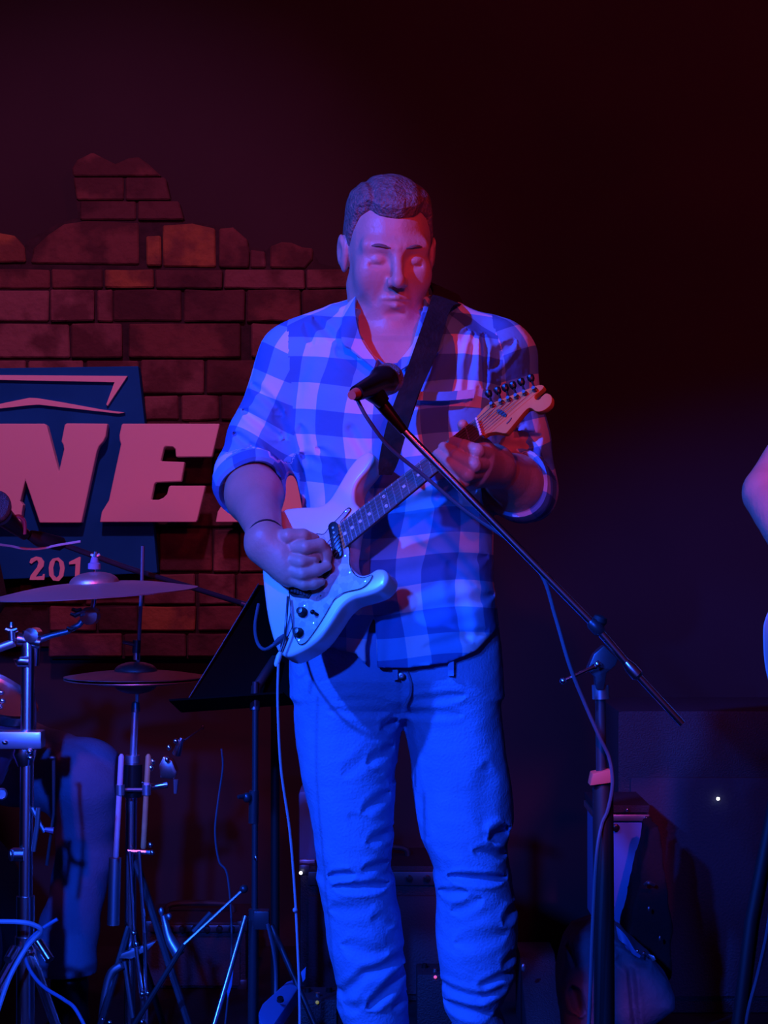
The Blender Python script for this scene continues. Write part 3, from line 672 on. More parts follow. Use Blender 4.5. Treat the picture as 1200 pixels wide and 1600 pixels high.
# jeans
c1 = lambda *q_: [(420+a/2.581, 980+b/2.581) for a, b in q_]
g = Grid((-0.24, 3.0, 0.05), (0.27, 3.42, 1.08), 0.0036)
pz = [1880, 1700, 1600, 1575, 1538, 1480, 1425, 1406, 1371, 1356, 1302, 1212, 1135, 1112, 1057, 1000, 985]
Llo = [545, 540, 536, 527, 528, 513, 506, 502, 495, 498, 490, 470, 461, 459, 458, 462, 464]
Lhi = [640, 640, 640, 638, 634, 631, 627, 622, 618, 610, 614, 621, 625, 626, 626, 626, 626]
pr = [1880, 1700, 1600, 1575, 1530, 1480, 1464, 1422, 1398, 1367, 1352, 1329, 1305, 1282, 1228, 1197, 1135, 1116, 1057, 1000, 985]
Rlo = [712, 708, 706, 694, 690, 683, 682, 681, 680, 677, 678, 668, 658, 652, 643, 641, 634, 630, 622, 622, 622]
Rhi = [805, 803, 790, 780, 803, 806, 807, 807, 804, 799, 796, 792, 792, 803, 800, 796, 786, 784, 781, 776, 774]
dep = lambda p: np.interp(p, [985, 1057, 1130, 1250, 1360, 1450, 1600, 1880], [0.100, 0.125, 0.116, 0.098, 0.086, 0.088, 0.084, 0.086])
cyy = lambda p: np.interp(p, [985, 1150, 1350, 1600, 1880], [3.215, 3.215, 3.19, 3.21, 3.22])
def leg(pp, lo, hi):
    pp, lo, hi = np.array(pp, float), np.array(lo, float), np.array(hi, float); zz = vb(pp)
    f = lambda x, y, z: sd_loft(x, y, z, zz, hb((lo+hi)/2), cyy(pp), (hb(hi)-hb(lo))/2, dep(pp), 2.2)
    return f
g.op(leg(pz, Llo, Lhi), (-0.24, 3.0, 0.05), (0.24, 3.4, 1.06)); g.op(leg(pr, Rlo, Rhi), (-0.24, 3.0, 0.05), (0.25, 3.4, 1.06), 0.018)
pp = np.array([1112, 1090, 1057, 1000, 985.])
g.op(lambda x, y, z: sd_loft(x, y, z, vb(pp), hb(np.array([620, 620, 620, 620, 619.])), np.full(5, 3.215), hb(np.array([690, 760, 760, 757, 755.]))-hb(600.), np.array([0.07, 0.11, 0.130, 0.130, 0.13]), 2.3), (-0.2, 3.05, 0.8), (0.2, 3.4, 1.05), 0.03)
JN = [(c1((240, 1012), (345, 995)), .012, 4), (c1((262, 1050), (480, 1047)), .014, 4), (c1((380, 978), (480, 960)), .010, 4), (c1((380, 745), (485, 675)), .008, 5), (c1((400, 870), (505, 830)), .008, 5),
      (c1((400, 550), (500, 488)), .009, 5), (c1((455, 415), (515, 380)), .012, 5), (c1((300, 600), (440, 480)), .004, 6), (c1((300, 1500), (390, 1400), (540, 1350)), .009, 5), (c1((400, 1545), (555, 1400)), .016, 5),
      (c1((500, 1560), (560, 1520)), .009, 4), (c1((300, 1540), (360, 1560)), .006, 5), (c1((280, 295), (480, 300)), .004, 4), (c1((240, 335), (480, 345)), .005, 4), (c1((545, 300), (790, 272)), .007, 4),
      (c1((550, 350), (780, 350)), .005, 4), (c1((895, 855), (970, 820)), .020, 6), (c1((830, 900), (960, 935)), .010, 5), (c1((725, 1008), (960, 1020)), .016, 4), (c1((690, 1082), (800, 1070)), .010, 4),
      (c1((740, 1155), (860, 1095)), .007, 5), (c1((955, 1205), (1005, 1140)), .012, 5), (c1((950, 1385), (1005, 1330)), .010, 5), (c1((870, 1450), (940, 1420), (1000, 1415)), .010, 4), (c1((720, 1478), (850, 1500), (940, 1475)), .010, 4),
      (c1((715, 1545), (900, 1572)), .010, 5), (c1((330, 760), (480, 900)), .004, 7), (c1((560, 380), (600, 640), (640, 860)), .003, 3), (c1((880, 560), (860, 800)), .005, 9), (c1((300, 1290), (470, 1320)), .006, 7),
      (c1((760, 1280), (960, 1240)), .006, 7), (c1((500, 640), (530, 580)), .012, 6), (c1((420, 1180), (500, 1210)), .006, 6), (c1((250, 1150), (420, 1120)), .005, 7), (c1((537, 180), (537, 350)), .006, 3)]
sl, x, y, z = g.reg(g.lo, g.lo+g.n*g.h)
c2 = creases(x[:, :, 0], z[0, :, :].reshape(1, -1), 3.11, [(p_, d_*0.75, w_*1.6) for p_, d_, w_ in JN])[:, None, :]
front = np.clip((3.23-y)/0.05, 0, 1)
knee = np.exp(-((z-vb(1370))/0.10)**2)+np.exp(-((z-vb(1640))/0.16)**2)
g.d += (0.62*c2*front+0.0028*wobble(x, y, z, 30, 21)+0.002*knee*wobble(x, y, z, 60, 22, (0.5, 0.5, 1.6))+0.001*wobble(x, y, z, 110, 23)).astype(np.float32)
for i in (0, -1): g.d[i] = 0.1; g.d[:, i] = 0.1; g.d[:, :, i] = 0.1
me = g.mesh('jeans'); me.transform(Matrix.Translation(-OFF[man.name])); jeans = link('jeans', me, M['denim'], man, OFF[man.name], True, 0)
MB().lathe([(0.001, 0), (0.0055, 0), (0.0058, 0.0015), (0.004, 0.0025), (0.001, 0.002)], P(627, 1056, 3.074), (0, -1, 0), 18).build('button', M['satin'], jeans)
MB().curve(q((636, 1048, 3.082), (642, 1066, 3.082), (641, 1086, 3.087), (631, 1104, 3.096)), 0.0025, 5).build('fly_seam', M['denim_dark'], jeans)
MB().ribbon(q((614, 1046, 3.070), (614, 1062, 3.072)), q((622, 1046, 3.066), (622, 1062, 3.068)), 0.004).build('belt_loop', M['denim'], jeans)
MB().ribbon(q((700, 1022, 3.075), (700, 1056, 3.075)), q((709, 1022, 3.075), (709, 1056, 3.075)), 0.006).build('belt_loop', M['denim'], jeans)
for px_, dx in ((592, -0.01), (757, 0.02)):
    g = Grid((hb(px_)-0.08, 2.93, -0.002), (hb(px_)+0.08, 3.32, 0.16), 0.004)
    g.cone((hb(px_), 3.24, 0.045), (hb(px_)+dx, 3.05, 0.038), 0.042, 0.046, 0.02); g.cone((hb(px_)+dx, 3.05, 0.036), (hb(px_)+dx*1.5, 2.99, 0.03), 0.044, 0.036, 0.02)
    g.cone((hb(px_), 3.23, 0.05), (hb(px_), 3.23, 0.14), 0.046, 0.046, 0.03)
    sl, x, y, z = g.reg(g.lo, g.lo+g.n*g.h); g.d = np.maximum(g.d, 0.002-z+0*x).astype(np.float32)
    for i in (0, -1): g.d[i] = 0.1; g.d[:, i] = 0.1; g.d[:, :, i] = 0.1
    me = g.mesh('boot'); me.transform(Matrix.Translation(-OFF[man.name])); link('boot', me, M['boot'], man, OFF[man.name], True, 0)
# bracelet on the strumming wrist
ax = (WRL-ELL).normalized(); e1 = ax.orthogonal().normalized(); e2 = ax.cross(e1); wc = ELL.lerp(WRL, 0.97)
ring = [wc+(e1*math.cos(t)+e2*math.sin(t))*0.0290 for t in [2*math.pi*i/28 for i in range(29)]]
tag(MB().tube([r-P(410, 838, 2.955)+P(410, 838, 2.955) for r in ring], 0.0016, 6).build('bracelet', M['rubber'], None, loc=wc), 'thin dark cord bracelet round the guitarist\'s strumming wrist', 'bracelet')

# ------------------------------------------------------------------ the electric guitar
gt = thing('electric_guitar', G0, 'pale solid-body electric guitar with pearl pickguard and orange headstock, held by the guitarist', 'guitar')
ol = [(584, 719), (574, 735), (560, 752), (554, 768), (555, 785), (561, 795), (552, 822), (547, 850), (545, 864), (546, 878), (552, 890), (563, 898), (576, 896), (588, 889), (600, 890), (606, 900), (602, 913),
      (590, 924), (570, 931), (550, 937), (533, 951), (517, 975), (498, 1000), (472, 1018), (448, 1026), (432, 1014), (419, 972), (412, 925), (409, 885), (414, 842), (430, 807), (446, 795), (470, 792),
      (498, 790), (514, 780), (530, 755), (545, 730), (560, 713), (574, 706), (583, 710)]
TH = 0.046
pts = catmull([gp(a, b) for a, b in ol], 4, True)
MB().slab(pts, -GN*TH).build('guitar_body', M['guitar_white'], gt, bevel=0.007, seg=4)
pgd = [c7(*p) for p in [(930, 640), (905, 690), (850, 735), (730, 765), (655, 815), (595, 915), (525, 1025), (450, 1125), (410, 1140), (392, 1118), (360, 1050), (345, 900), (335, 760), (360, 640), (430, 520), (480, 420), (520, 345), (580, 345),
                        (630, 285), (700, 215), (750, 160), (775, 165), (740, 215), (700, 270), (730, 400), (765, 450), (768, 560), (800, 630), (860, 660)]]
MB().slab([gp(a, b, 0.0025) for a, b in pgd], -GN*0.0025).build('pickguard', M['pearl'], gt, smooth=False)
edge = catmull([gp(a, b, 0.0022) for a, b in pgd], 4, True); edge.append(edge[0])
MB().tube(edge, 0.0008, 5).build('pickguard_edge', M['black_plastic'], gt)
# neck frame
E0, E1 = c7(700, 265), c7(742, 432); N0, N1 = c4(480, 430), c4(515, 555)
def nk(t, s, h=0.0):                                  # t 0 at the body end .. 1 at the nut, s 0 bass .. 1 treble
    a = (E0[0]+(N0[0]-E0[0])*t, E0[1]+(N0[1]-E0[1])*t); b = (E1[0]+(N1[0]-E1[0])*t, E1[1]+(N1[1]-E1[1])*t)
    return gp(a[0]+(b[0]-a[0])*s, a[1]+(b[1]-a[1])*s, h)
FH = 0.011
mb = MB(); n = 14; v = []; f = []
for i in range(n+1):
    t = -0.02+1.02*i/n
    for k in range(9):
        a = math.pi*k/8; c = (nk(t, 0, FH-0.006)+nk(t, 1, FH-0.006))/2; hwid = (nk(t, 1)-nk(t, 0))/2
        v.append(c-hwid*math.cos(a)*0.99-GN*0.017*math.sin(a))
for i in range(n):
    for k in range(8): f.append([i*9+k, i*9+k+1, i*9+k+10, i*9+k+9])
    f.append([i*9+8, i*9, i*9+9, i*9+17])
f.append(list(range(9))); f.append([n*9+k for k in range(9)][::-1])
mb.add(v, f); neck = mb.build('neck', M['maple'], gt)
MB().slab([nk(0, 0, FH), nk(0, 1, FH), nk(1, 1, FH), nk(1, 0, FH)], -GN*0.0055).build('fretboard', M['rosewood'], gt, smooth=False, bevel=0.001)
L = 1/(1-2**(-21/12.)); fr = [1-(1-2**(-i/12.))*L for i in range(0, 22)]
for i in range(1, 22):
    MB().tube([nk(fr[i], 0.02, FH+0.0004), nk(fr[i], 0.98, FH+0.0004)], 0.0011, 6).build('fret', M['fret'], gt)
for i in (3, 5, 7, 9, 15, 17, 19, 21):
    t = (fr[i]+fr[i-1])/2; MB().lathe([(0.0001, 0), (0.0031, 0), (0.0031, 0.0006), (0.0001, 0.0006)], nk(t, 0.5, FH), GN, 14).build('inlay_dot', M['dot'], gt)
t = (fr[12]+fr[11])/2
for s in (0.28, 0.72): MB().lathe([(0.0001, 0), (0.0031, 0), (0.0031, 0.0006), (0.0001, 0.0006)], nk(t, s, FH), GN, 14).build('inlay_dot', M['dot'], gt)
MB().tube([nk(1.0, 0.0, FH+0.001), nk(1.0, 1.0, FH+0.001)], 0.0024, 8).build('nut', M['dot'], gt)
hs = [c4(*p) for p in [(500, 400), (545, 345), (600, 318), (700, 278), (800, 238), (880, 208), (930, 190), (965, 195), (962, 215), (930, 245), (903, 268), (906, 292), (932, 296), (955, 270), (985, 250), (1015, 262), (1027, 290), (1015, 335),
                       (965, 375), (912, 382), (880, 360), (845, 366), (780, 440), (720, 512), (690, 540), (620, 530), (560, 540), (522, 552), (484, 430)]]
hpts = catmull([gp(a, b, 0.003) for a, b in hs], 3, True)
headst = MB().slab(hpts, -GN*0.014).build('headstock', M['maple'], gt, bevel=0.002)
headst['label'] = 'orange maple headstock'
posts = [(600, 340), (665, 318), (720, 298), (775, 280), (835, 255), (905, 228)]
for i, (a, b) in enumerate(posts):
    p = G4(a, b, 0.003); t = MB().lathe([(0.0045, 0), (0.0045, 0.002), (0.003, 0.003), (0.0026, 0.009), (0.003, 0.010)], p, GN, 12).build('tuner', M['steel_dark'], gt)
    up = (G4(a-22, b-62, -0.006)-G4(a, b, -0.006)).normalized(); e = G4(a, b, -0.007)
    MB().tube([e, e+up*0.020], 0.0018, 6).tube([e+up*0.018, e+up*0.022, e+up*0.028, e+up*0.031], [0.004, 0.0062, 0.0062, 0.003], 8).build('tuner_button', M['black_plastic'], t)
MB().slab([G4(a, b, 0.005) for a, b in [(628, 372), (650, 366), (676, 380), (700, 402), (694, 422), (672, 416), (650, 400), (634, 392)]], -GN*0.0016).build('headstock_mark', M['black_plastic'], gt, smooth=False)
MB().curve([G4(700, 470, 0.0036), G4(720, 450, 0.0036), G4(735, 428, 0.0036)], 0.0012, 5).build('headstock_mark', M['rosewood'], gt)
for i in range(6):                                    # strings
    s = 0.12+0.152*i; b0 = gp(*[c7(350+24*i, 735+9*i)[j] for j in (0, 1)], 0.010)
    a, b = posts[i]
    MB().tube([b0, nk(0.0, s, FH+0.0035), nk(1.0, s, FH+0.0028), G4(a, b, 0.009)], 0.00075-0.00007*i, 5).build('string', M['string'], gt)
# pickups, bridge, controls
def pickup(x0, y0, x1, y1, wd):
    a, b = G7(x0, y0, 0.0025), G7(x1, y1, 0.0025); d = (b-a).normalized(); n_ = d.cross(GN).normalized(); pl = []
    for k in range(9): an = math.pi*k/8+math.pi/2; pl.append(a+(d*math.cos(an)+n_*math.sin(an))*wd)
    for k in range(9): an = math.pi*k/8-math.pi/2; pl.append(b+(d*math.cos(an)+n_*math.sin(an))*wd)
    pk = MB().slab([p_+GN*0.005 for p_ in pl], -GN*0.006).build('pickup', M['black_plastic'], gt, bevel=0.0012)
    for k in range(6): MB().lathe([(0.0001, 0), (0.0022, 0), (0.0020, 0.001), (0.0001, 0.001)], a.lerp(b, 0.06+0.176*k)+GN*0.005, GN, 10).build('pole_piece', M['fret'], pk)
pickup(655, 295, 688, 490, 0.0088); pickup(540, 440, 600, 620, 0.0088); pickup(420, 560, 490, 690, 0.0088)
br = MB().slab([G7(*p, 0.007) for p in [(330, 710), (350, 690), (480, 740), (488, 770), (465, 805), (350, 790), (325, 770)]], -GN*0.006).build('bridge', M['black_plastic'], gt, bevel=0.001)
for i in range(6): MB().box(G7(350+22*i, 742+7*i, 0.009), (0.004, 0.004, 0.008)).build('saddle', M['steel_dark'], br)
def knob(a, b):
    k_ = MB().lathe([(0.0001, 0), (0.0088, 0), (0.0088, 0.003), (0.0070, 0.005), (0.0064, 0.013), (0.0055, 0.015), (0.0001, 0.0155)], G7(a, b, 0.0025), GN, 18).build('knob', M['black_plastic'], gt)
knob(432, 912); knob(404, 1058); knob(360, 900+60) if False else None
MB().tube([G7(535, 925, 0.003), G7(500, 905, 0.012)], 0.0028, 8).ball(G7(500, 905, 0.013), 0.0042).build('pickup_switch', M['black_plastic'], gt)
for a, b in ((880, 684), (768, 620), (735, 500), (620, 500), (560, 790), (505, 985), (400, 1110), (740, 180), (440, 860)):
    MB().lathe([(0.0001, 0), (0.0022, 0), (0.0018, 0.001), (0.0001, 0.0012)], G7(a, b, 0.0026), GN, 10).build('screw', M['chrome'], gt)
# jack plate and vibrato arm, both on the strap side of the tail
MB().slab([G7(*p, 0.002) for p in [(318, 990), (345, 890), (368, 900), (366, 960), (345, 1030), (310, 1100), (300, 1080)]], -GN*0.002).build('jack_plate', M['steel_dark'], gt, bevel=0.0008)
MB().curve([G7(322, 795, 0.012), G7(316, 900, 0.018), G7(306, 1010, 0.020), G7(295, 1110, 0.014), G7(260, 1215, 0.012)], 0.0021, 8).build('vibrato_arm', M['steel_dark'], gt)
MB().tube([G7(268, 1195, 0.012), G7(258, 1225, 0.012), G7(240, 1285, 0.012), G7(236, 1300, 0.012)], [0.003, 0.0048, 0.0045, 0.002], 10).build('arm_tip', M['white_plastic'], gt)
sb = P(603, 714, 2.955)
MB().lathe([(0.004, 0), (0.004, 0.008), (0.0075, 0.011), (0.0075, 0.013), (0.001, 0.014)], gp(598, 718, -0.012), (0.55, -0.75, 0.35), 14).build('strap_button', M['chrome'], gt)

# strap
tag(MB().ribbon(q((668, 440, 3.33), (676, 455, 3.22), (672, 472, 3.12), (647, 545, 3.05), (614, 636, 3.035), (598, 690, 2.98), (592, 722, 2.965), (592, 742, 2.965)),
                q((716, 462, 3.36), (722, 476, 3.22), (704, 484, 3.12), (681, 557, 3.055), (656, 612, 3.035), (634, 680, 2.985), (622, 722, 2.968), (612, 742, 2.968)), 0.004).build('guitar_strap', M['strap'], None, loc=P(640, 600, 3.05)),
    'wide black guitar strap crossing the plaid shirt from shoulder to guitar horn', 'strap')
# guitar cable
tag(MB().curve([G7(290, 1090, 0.006), G7(215, 1145, 0.02), G7(150, 1175, 0.015), G7(100, 1120, 0.005), G7(85, 1000, -0.02), G7(110, 850, -0.045)], 0.0028, 8)
    .tube([G7(300, 1078, 0.005), G7(262, 1108, 0.010), G7(225, 1140, 0.018)], [0.0045, 0.0055, 0.004], 10).build('jack_cable', M['cable'], None, loc=G7(215, 1145, 0.02)),
    'short dark cable loop plugged into the tail of the pale guitar', 'cable')
tag(MB().curve(q((435, 1038, 2.90), (434, 1100, 2.91), (439, 1200, 2.93), (453, 1300, 2.95), (461, 1400, 2.96), (465, 1480, 2.96), (468, 1560, 2.96), (470, 1700, 2.96), (480, 1820, 2.98), (520, 1858, 3.2)), 0.0022, 8).ball(P(461, 1422, 2.958), 0.0042).build('hanging_cable', M['grey_cable'], None, loc=P(468, 1560, 2.96)),
    'thin grey cable hanging from the guitar tail to the floor beside the jeans', 'cable')

# ------------------------------------------------------------------ vocal microphone on its boom stand
MD = 2.80
mic = thing('microphone', P(590, 605, MD), 'dark vocal microphone with round grey grille in front of the plaid shirt collar', 'microphone')
ball = P(606, 592, MD+0.03); tail = P(562, 612, MD-0.06); axm = (tail-ball).normalized()
MB().ball(ball, 0.0255, 24).build('grille', M['grille'], mic)
MB().lathe([(0.020, 0.006), (0.0245, 0.012), (0.0245, 0.020), (0.021, 0.030), (0.0175, 0.045), (0.013, (tail-ball).length), (0.012, (tail-ball).length+0.012)], ball, axm, 24).build('handle', M['black_plastic'], mic)
tag(MB().tube([ball+axm*((tail-ball).length+0.010), ball+axm*((tail-ball).length+0.028)], [0.009, 0.007], 14).build('connector', M['tape'], mic), 'orange ringed cable plug')
st = thing('microphone_stand', P(940, 1870-0, 2.93)*1.0, 'black microphone stand with long silver boom and red tape in front of the guitarist', 'stand')
BP = lambda px, D=None: P(px, np.interp(px, [578, 635, 930, 990, 1066], [608, 678, 978, 1048, 1131]), D if D else np.interp(px, [578, 1066], [2.80, 2.78]))
MB().tube([P(572, 604, 2.775), P(583, 612, 2.785), P(600, 630, 2.79)], [0.016, 0.017, 0.011], 14).build('microphone_clip', M['black_plastic'], st)
MB().tube([BP(590), BP(606), BP(622), BP(632)], [0.0115, 0.0105, 0.0085, 0.0072], 14).build('boom_grip', M['black_plastic'], st)
boom = MB().tube([BP(628), BP(924)], 0.0062, 14).build('boom_arm', M['chrome'], st)
MB().tube([BP(922), BP(926), BP(936), BP(940)], [0.007, 0.0105, 0.0105, 0.007], 14).build('boom_collar', M['steel_dark'], st)
MB().tube([BP(940), BP(985)], 0.0068, 14).build('boom_arm', M['chrome'], st)
MB().tube([BP(978), BP(986), BP(996), BP(999)], [0.0072, 0.0105, 0.011, 0.007], 14).build('boom_collar', M['chrome'], st)
MB().tube([BP(999), BP(1066)], [0.0062, 0.0062], 14).build('boom_arm', M['chrome'], st)
MB().tube([P(930, 985, 2.79), P(936, 968, 2.79)], 0.006, 10).lathe([(0.002, 0), (0.010, 0.001), (0.012, 0.005), (0.010, 0.012), (0.004, 0.014)], P(935, 975, 2.79), (0.35, -0.1, 1), 16).build('clamp_knob', M['rubber'], st)
MB().slab([P(*p, 2.80) for p in [(918, 1046), (928, 1022), (944, 1008), (966, 1030), (962, 1040), (948, 1052), (944, 1078), (932, 1078), (930, 1058)]], (0, 0.028, 0)).build('boom_clutch', M['steel_dark'], st, bevel=0.003)
MB().tube([P(934, 1040, 2.79), P(921, 1045, 2.78), P(882, 1063, 2.775)], [0.006, 0.0030, 0.0026], 8).ball(P(880, 1064, 2.775), 0.0055, 10).ball(P(934, 1038, 2.785), 0.006, 10).build('clutch_lever', M['chrome'], st)
PD = 2.82
MB().tube([P(938, 1070, PD), P(939, 1092, PD)], 0.0135, 14).build('pole_collar', M['satin'], st)
MB().tube([P(938, 1088, PD), P(940, 1240, PD)], 0.0082, 14).build('upper_pole', M['steel_dark'], st)
MB().tube([P(941, 1222, PD), P(942, 1232, PD), P(944, 1540, PD), P(945, 1990, PD)], [0.012, 0.0165, 0.0165, 0.0165], 16).build('lower_pole', M['black_paint'], st)
MB().slab([P(*p, PD-0.019) for p in [(922, 1228), (926, 1209), (957, 1202), (957, 1223)]], (0, 0.036, 0)).build('tape_flag', M['tape'], st, bevel=0.002)['label'] = 'red tape flag'
base = P(945, 1990, PD); base.z = 0.0
st_base = MB().lathe([(0.02, 0.0), (0.13, 0.0), (0.135, 0.006), (0.12, 0.022), (0.03, 0.034), (0.02, 0.05)], base, (0, 0, 1), 32).build('round_base', M['black_paint'], st)
tag(MB().curve(q((557, 622, 2.75), (575, 655, 2.75), (610, 700, 2.77), (668, 748, 2.79), (730, 800, 2.80), (800, 848, 2.80), (846, 898, 2.79), (868, 965, 2.78), (890, 1040, 2.77), (914, 1100, 2.78), (936, 1150, 2.79), (952, 1185, 2.80), (957, 1225, 2.80),
                 (950, 1265, 2.80), (940, 1290, 2.80), (932, 1340, 2.79), (926, 1450, 2.79), (920, 1600, 2.79), (905, 1900, 2.79)), 0.0030, 8).build('microphone_cable', M['cable'], None, loc=P(846, 898, 2.79)),
    'dark blue cable drooping under the boom from the microphone to the stand', 'cable')

# ------------------------------------------------------------------ music stand behind the guitarist
ms = thing('music_stand', P(398, 1780, 3.50), 'black music stand with tilted desk behind the guitarist, hidden partly by his jeans', 'stand')
MB().ribbon(q((404, 914, 3.62), (386, 944, 3.60), (340, 1020, 3.56), (300, 1086, 3.52), (283, 1112, 3.50)), q((545, 925, 3.75), (530, 955, 3.72), (500, 1010, 3.66), (470, 1070, 3.60), (460, 1100, 3.57)), 0.004).build('desk', M['desk'], ms)
MB().ribbon(q((283, 1112, 3.50), (460, 1100, 3.57)), q((264, 1094, 3.44), (442, 1082, 3.51)), 0.004).build('desk_lip', M['desk'], ms)
MB().curve(q((404, 912, 3.615), (386, 942, 3.595), (340, 1018, 3.555), (298, 1086, 3.515), (283, 1112, 3.495)), 0.0013, 6).build('desk_rim', M['steel_dark'], ms)
MB().tube(q((430, 1030, 3.60), (400, 1075, 3.53), (398, 1110, 3.52)), 0.010, 10).build('desk_bracket', M['steel_dark'], ms)
MB().tube([P(399, 1065, 3.52), P(398, 1425, 3.50)], 0.0062, 12).build('upper_pole', M['steel_dark'], ms)
MB().tube([P(397, 1235, 3.51), P(396, 1286, 3.51)], 0.010, 12).ball(P(386, 1246, 3.50), (0.009, 0.008, 0.010)).tube([P(397, 1243, 3.51), P(372, 1245, 3.49)], [0.007, 0.004], 8).build('height_clamp', M['steel_dark'], ms)
MB().ball(P(400, 1341, 3.49), (0.004, 0.004, 0.006)).build('rivet', M['chrome'], ms)
MB().tube([P(396, 1420, 3.50), P(393, 1780, 3.50)], 0.0095, 14).build('lower_pole', M['steel_dark'], ms)
MB().box(P(409, 1436, 3.47), (0.030, 0.03, 0.036)).build('leg_hub', M['steel_dark'], ms, bevel=0.003)
fz = lambda px, D: Vector(((px-CX)/F*D, D, 0.008))
for a, b in ((P(384, 1432, 3.46), fz(255, 3.20)), (P(424, 1446, 3.47), fz(590, 3.36)), (P(400, 1440, 3.52), fz(400, 3.86))):
    MB().tube([a, b], 0.0055, 10).ball(b, 0.012, 10).build('leg', M['chrome'] if a.x < P(390, 0, 3.46).x else M['steel_dark'], ms)
# black rod stand leg crossing behind
rod = thing('folded_stand', fz(290, 3.9), 'thin metal stand rod leaning diagonally behind the black music stand pole', 'stand')
MB().tube([P(380, 1390, 3.72), P(287, 1476, 3.68)], 0.0036, 8).build('rod', M['satin'], rod)
MB().tube([P(288, 1475, 3.68), fz(120, 3.66)], 0.0055, 8).build('leg', M['rubber'], rod)
MB().tube([P(330, 1428, 3.74), P(303, 1458, 3.72)], 0.008, 8).build('rod_grip', M['steel_dark'], rod)
MB().ball(P(381, 1389, 3.72), 0.009).build('rod_end', M['steel_dark'], rod)
tag(MB().curve(q((346, 1170, 3.8), (348, 1200, 3.8), (341, 1250, 3.8), (336, 1300, 3.8), (342, 1345, 3.8), (356, 1372, 3.8), (362, 1480, 3.8), (350, 1620, 3.8)), 0.0022, 6).build('loose_cable', M['cable'], None, loc=P(340, 1300, 3.8)),
    'faint dark cable hanging beside the hi-hat stand', 'cable')
tag(MB().curve(q((418, 1444, 3.40), (428, 1490, 3.40), (431, 1530, 3.40), (429, 1600, 3.38), (425, 1700, 3.38)), 0.0035, 6).build('dangling_cable', M['cable'], None, loc=P(428, 1490, 3.4)),
    'blue cable dropping from the music stand hub to the floor plate', 'cable')
# strip of blue tape / plectrum-like blade hanging by the stand
tag(MB().slab(q((366, 1500, 3.5), (362, 1540, 3.5), (356, 1560, 3.5), (353, 1540, 3.5), (355, 1515, 3.5)), (0, 0.003, 0)).build('hanging_tag', M['case_blue'], None, loc=P(358, 1530, 3.5)),
    'small pale pointed tag hanging left of the music stand pole', 'tag')

# foot pedal plate on the floor
ped = thing('effects_pedal', P(440, 1585, 3.3), 'tilted blue-lit metal pedal plate at the foot of the music stand', 'pedal')
MB().slab(q((404, 1582, 3.2), (410, 1568, 3.25), (448, 1534, 3.45), (464, 1528, 3.48), (468, 1542, 3.45), (428, 1600, 3.2), (410, 1606, 3.18)), (0, 0.01, -0.03)).build('plate', M['case_blue'], ped, bevel=0.003)
MB().lathe([(0.001, 0), (0.007, 0), (0.006, 0.006), (0.001, 0.006)], P(438, 1563, 3.30), (0, -0.5, 0.86), 12).build('knob', M['black_plastic'], ped)
MB().slab(q((470, 1520, 3.4), (478, 1512, 3.4), (477, 1530, 3.4), (473, 1535, 3.4)), (0, 0.01, 0)).build('toe_stop', M['case_blue'], ped, bevel=0.001)
pb = MB().box((P(440, 0, 3.38).x, 3.38, 0.05), (0.12, 0.24, 0.10)); pb.build('housing', M['black_plastic'], ped, bevel=0.01)

# ------------------------------------------------------------------ drum hardware on the left
def wing(mb, p, s=0.012):
    return mb.tube([p-Vector((s, 0, -s*.4)), p, p+Vector((s, 0, s*.4))], [s*.35, s*.5, s*.35], 8)
CD = 3.62
cs = thing('cymbal_stand', fz(45, CD), 'tall chrome cymbal stand at the left with boom arm and braced tripod', 'stand')
MB().tube([P(43, 985, CD), P(44, 1015, CD), P(40, 1440, CD)], [0.010, 0.014, 0.014], 16).build('upper_tube', M['chrome'], cs)
MB().tube([P(40, 1400, CD), P(40, 1762, CD)], 0.019, 16).build('lower_tube', M['chrome'], cs)
MB().tube([P(55, 1000, CD+.01), P(53, 1040, CD+.01)], 0.011, 12).build('tilter_sleeve', M['chrome'], cs)
MB().tube([P(30, 1030, CD-.01), P(30, 1034, CD-.01), P(46, 1034, CD-.01)], 0.012, 12).build('collar', M['chrome'], cs)
MB().tube([P(28, 998, CD), P(64, 1004, CD)], 0.013, 12).lathe([(0.002, -.02), (0.015, -.018), (0.015, .018), (0.002, .02)], P(52, 992, CD), (0.1, 1, 0), 16).build('tilter', M['chrome'], cs)
wing(MB().tube([P(19, 1003, CD-.02), P(18, 985, CD-.02)], 0.007, 10).tube([P(18, 980, CD-.02), P(18, 972, CD-.02)], [0.006, 0.004], 10), P(18, 987, CD-.02)).build('wing_nut', M['chrome'], cs)
MB().tube([P(-60, 1030, CD-.02), P(0, 1012, CD-.02), P(22, 1004, CD-.02)], 0.009, 12).build('counter_arm', M['satin'], cs)
MB().tube([P(60, 1000, CD), P(80, 993, CD), P(108, 986, CD)], [0.0075, 0.006, 0.006], 12).tube(q((106, 986, CD), (124, 976, CD), (134, 962, CD)), 0.0062, 12).build('boom_arm', M['satin'], cs)
MB().lathe([(0.002, -.014), (0.018, -.012), (0.018, .012), (0.002, .014)], P(141, 962, CD-.01), (0.15, 1, 0), 20).build('boom_tilter', M['chrome'], cs)
for p in ((120, 955), (112, 984), (118, 962)): wing(MB(), P(*p, CD-.03), 0.010).build('wing_nut', M['chrome'], cs)
MB().tube([P(144, 958, CD), P(148, 930, CD), P(149, 864, CD)], [0.006, 0.0045, 0.0035], 10).build('cymbal_rod', M['chrome'], cs)
MB().lathe([(0.003, 0), (0.013, 0.001), (0.013, 0.012), (0.009, 0.014), (0.007, 0.024), (0.003, 0.028)], P(147.5, 890, CD), (0.02, 0, 1), 16).build('felt_washer', M['felt'], cs)
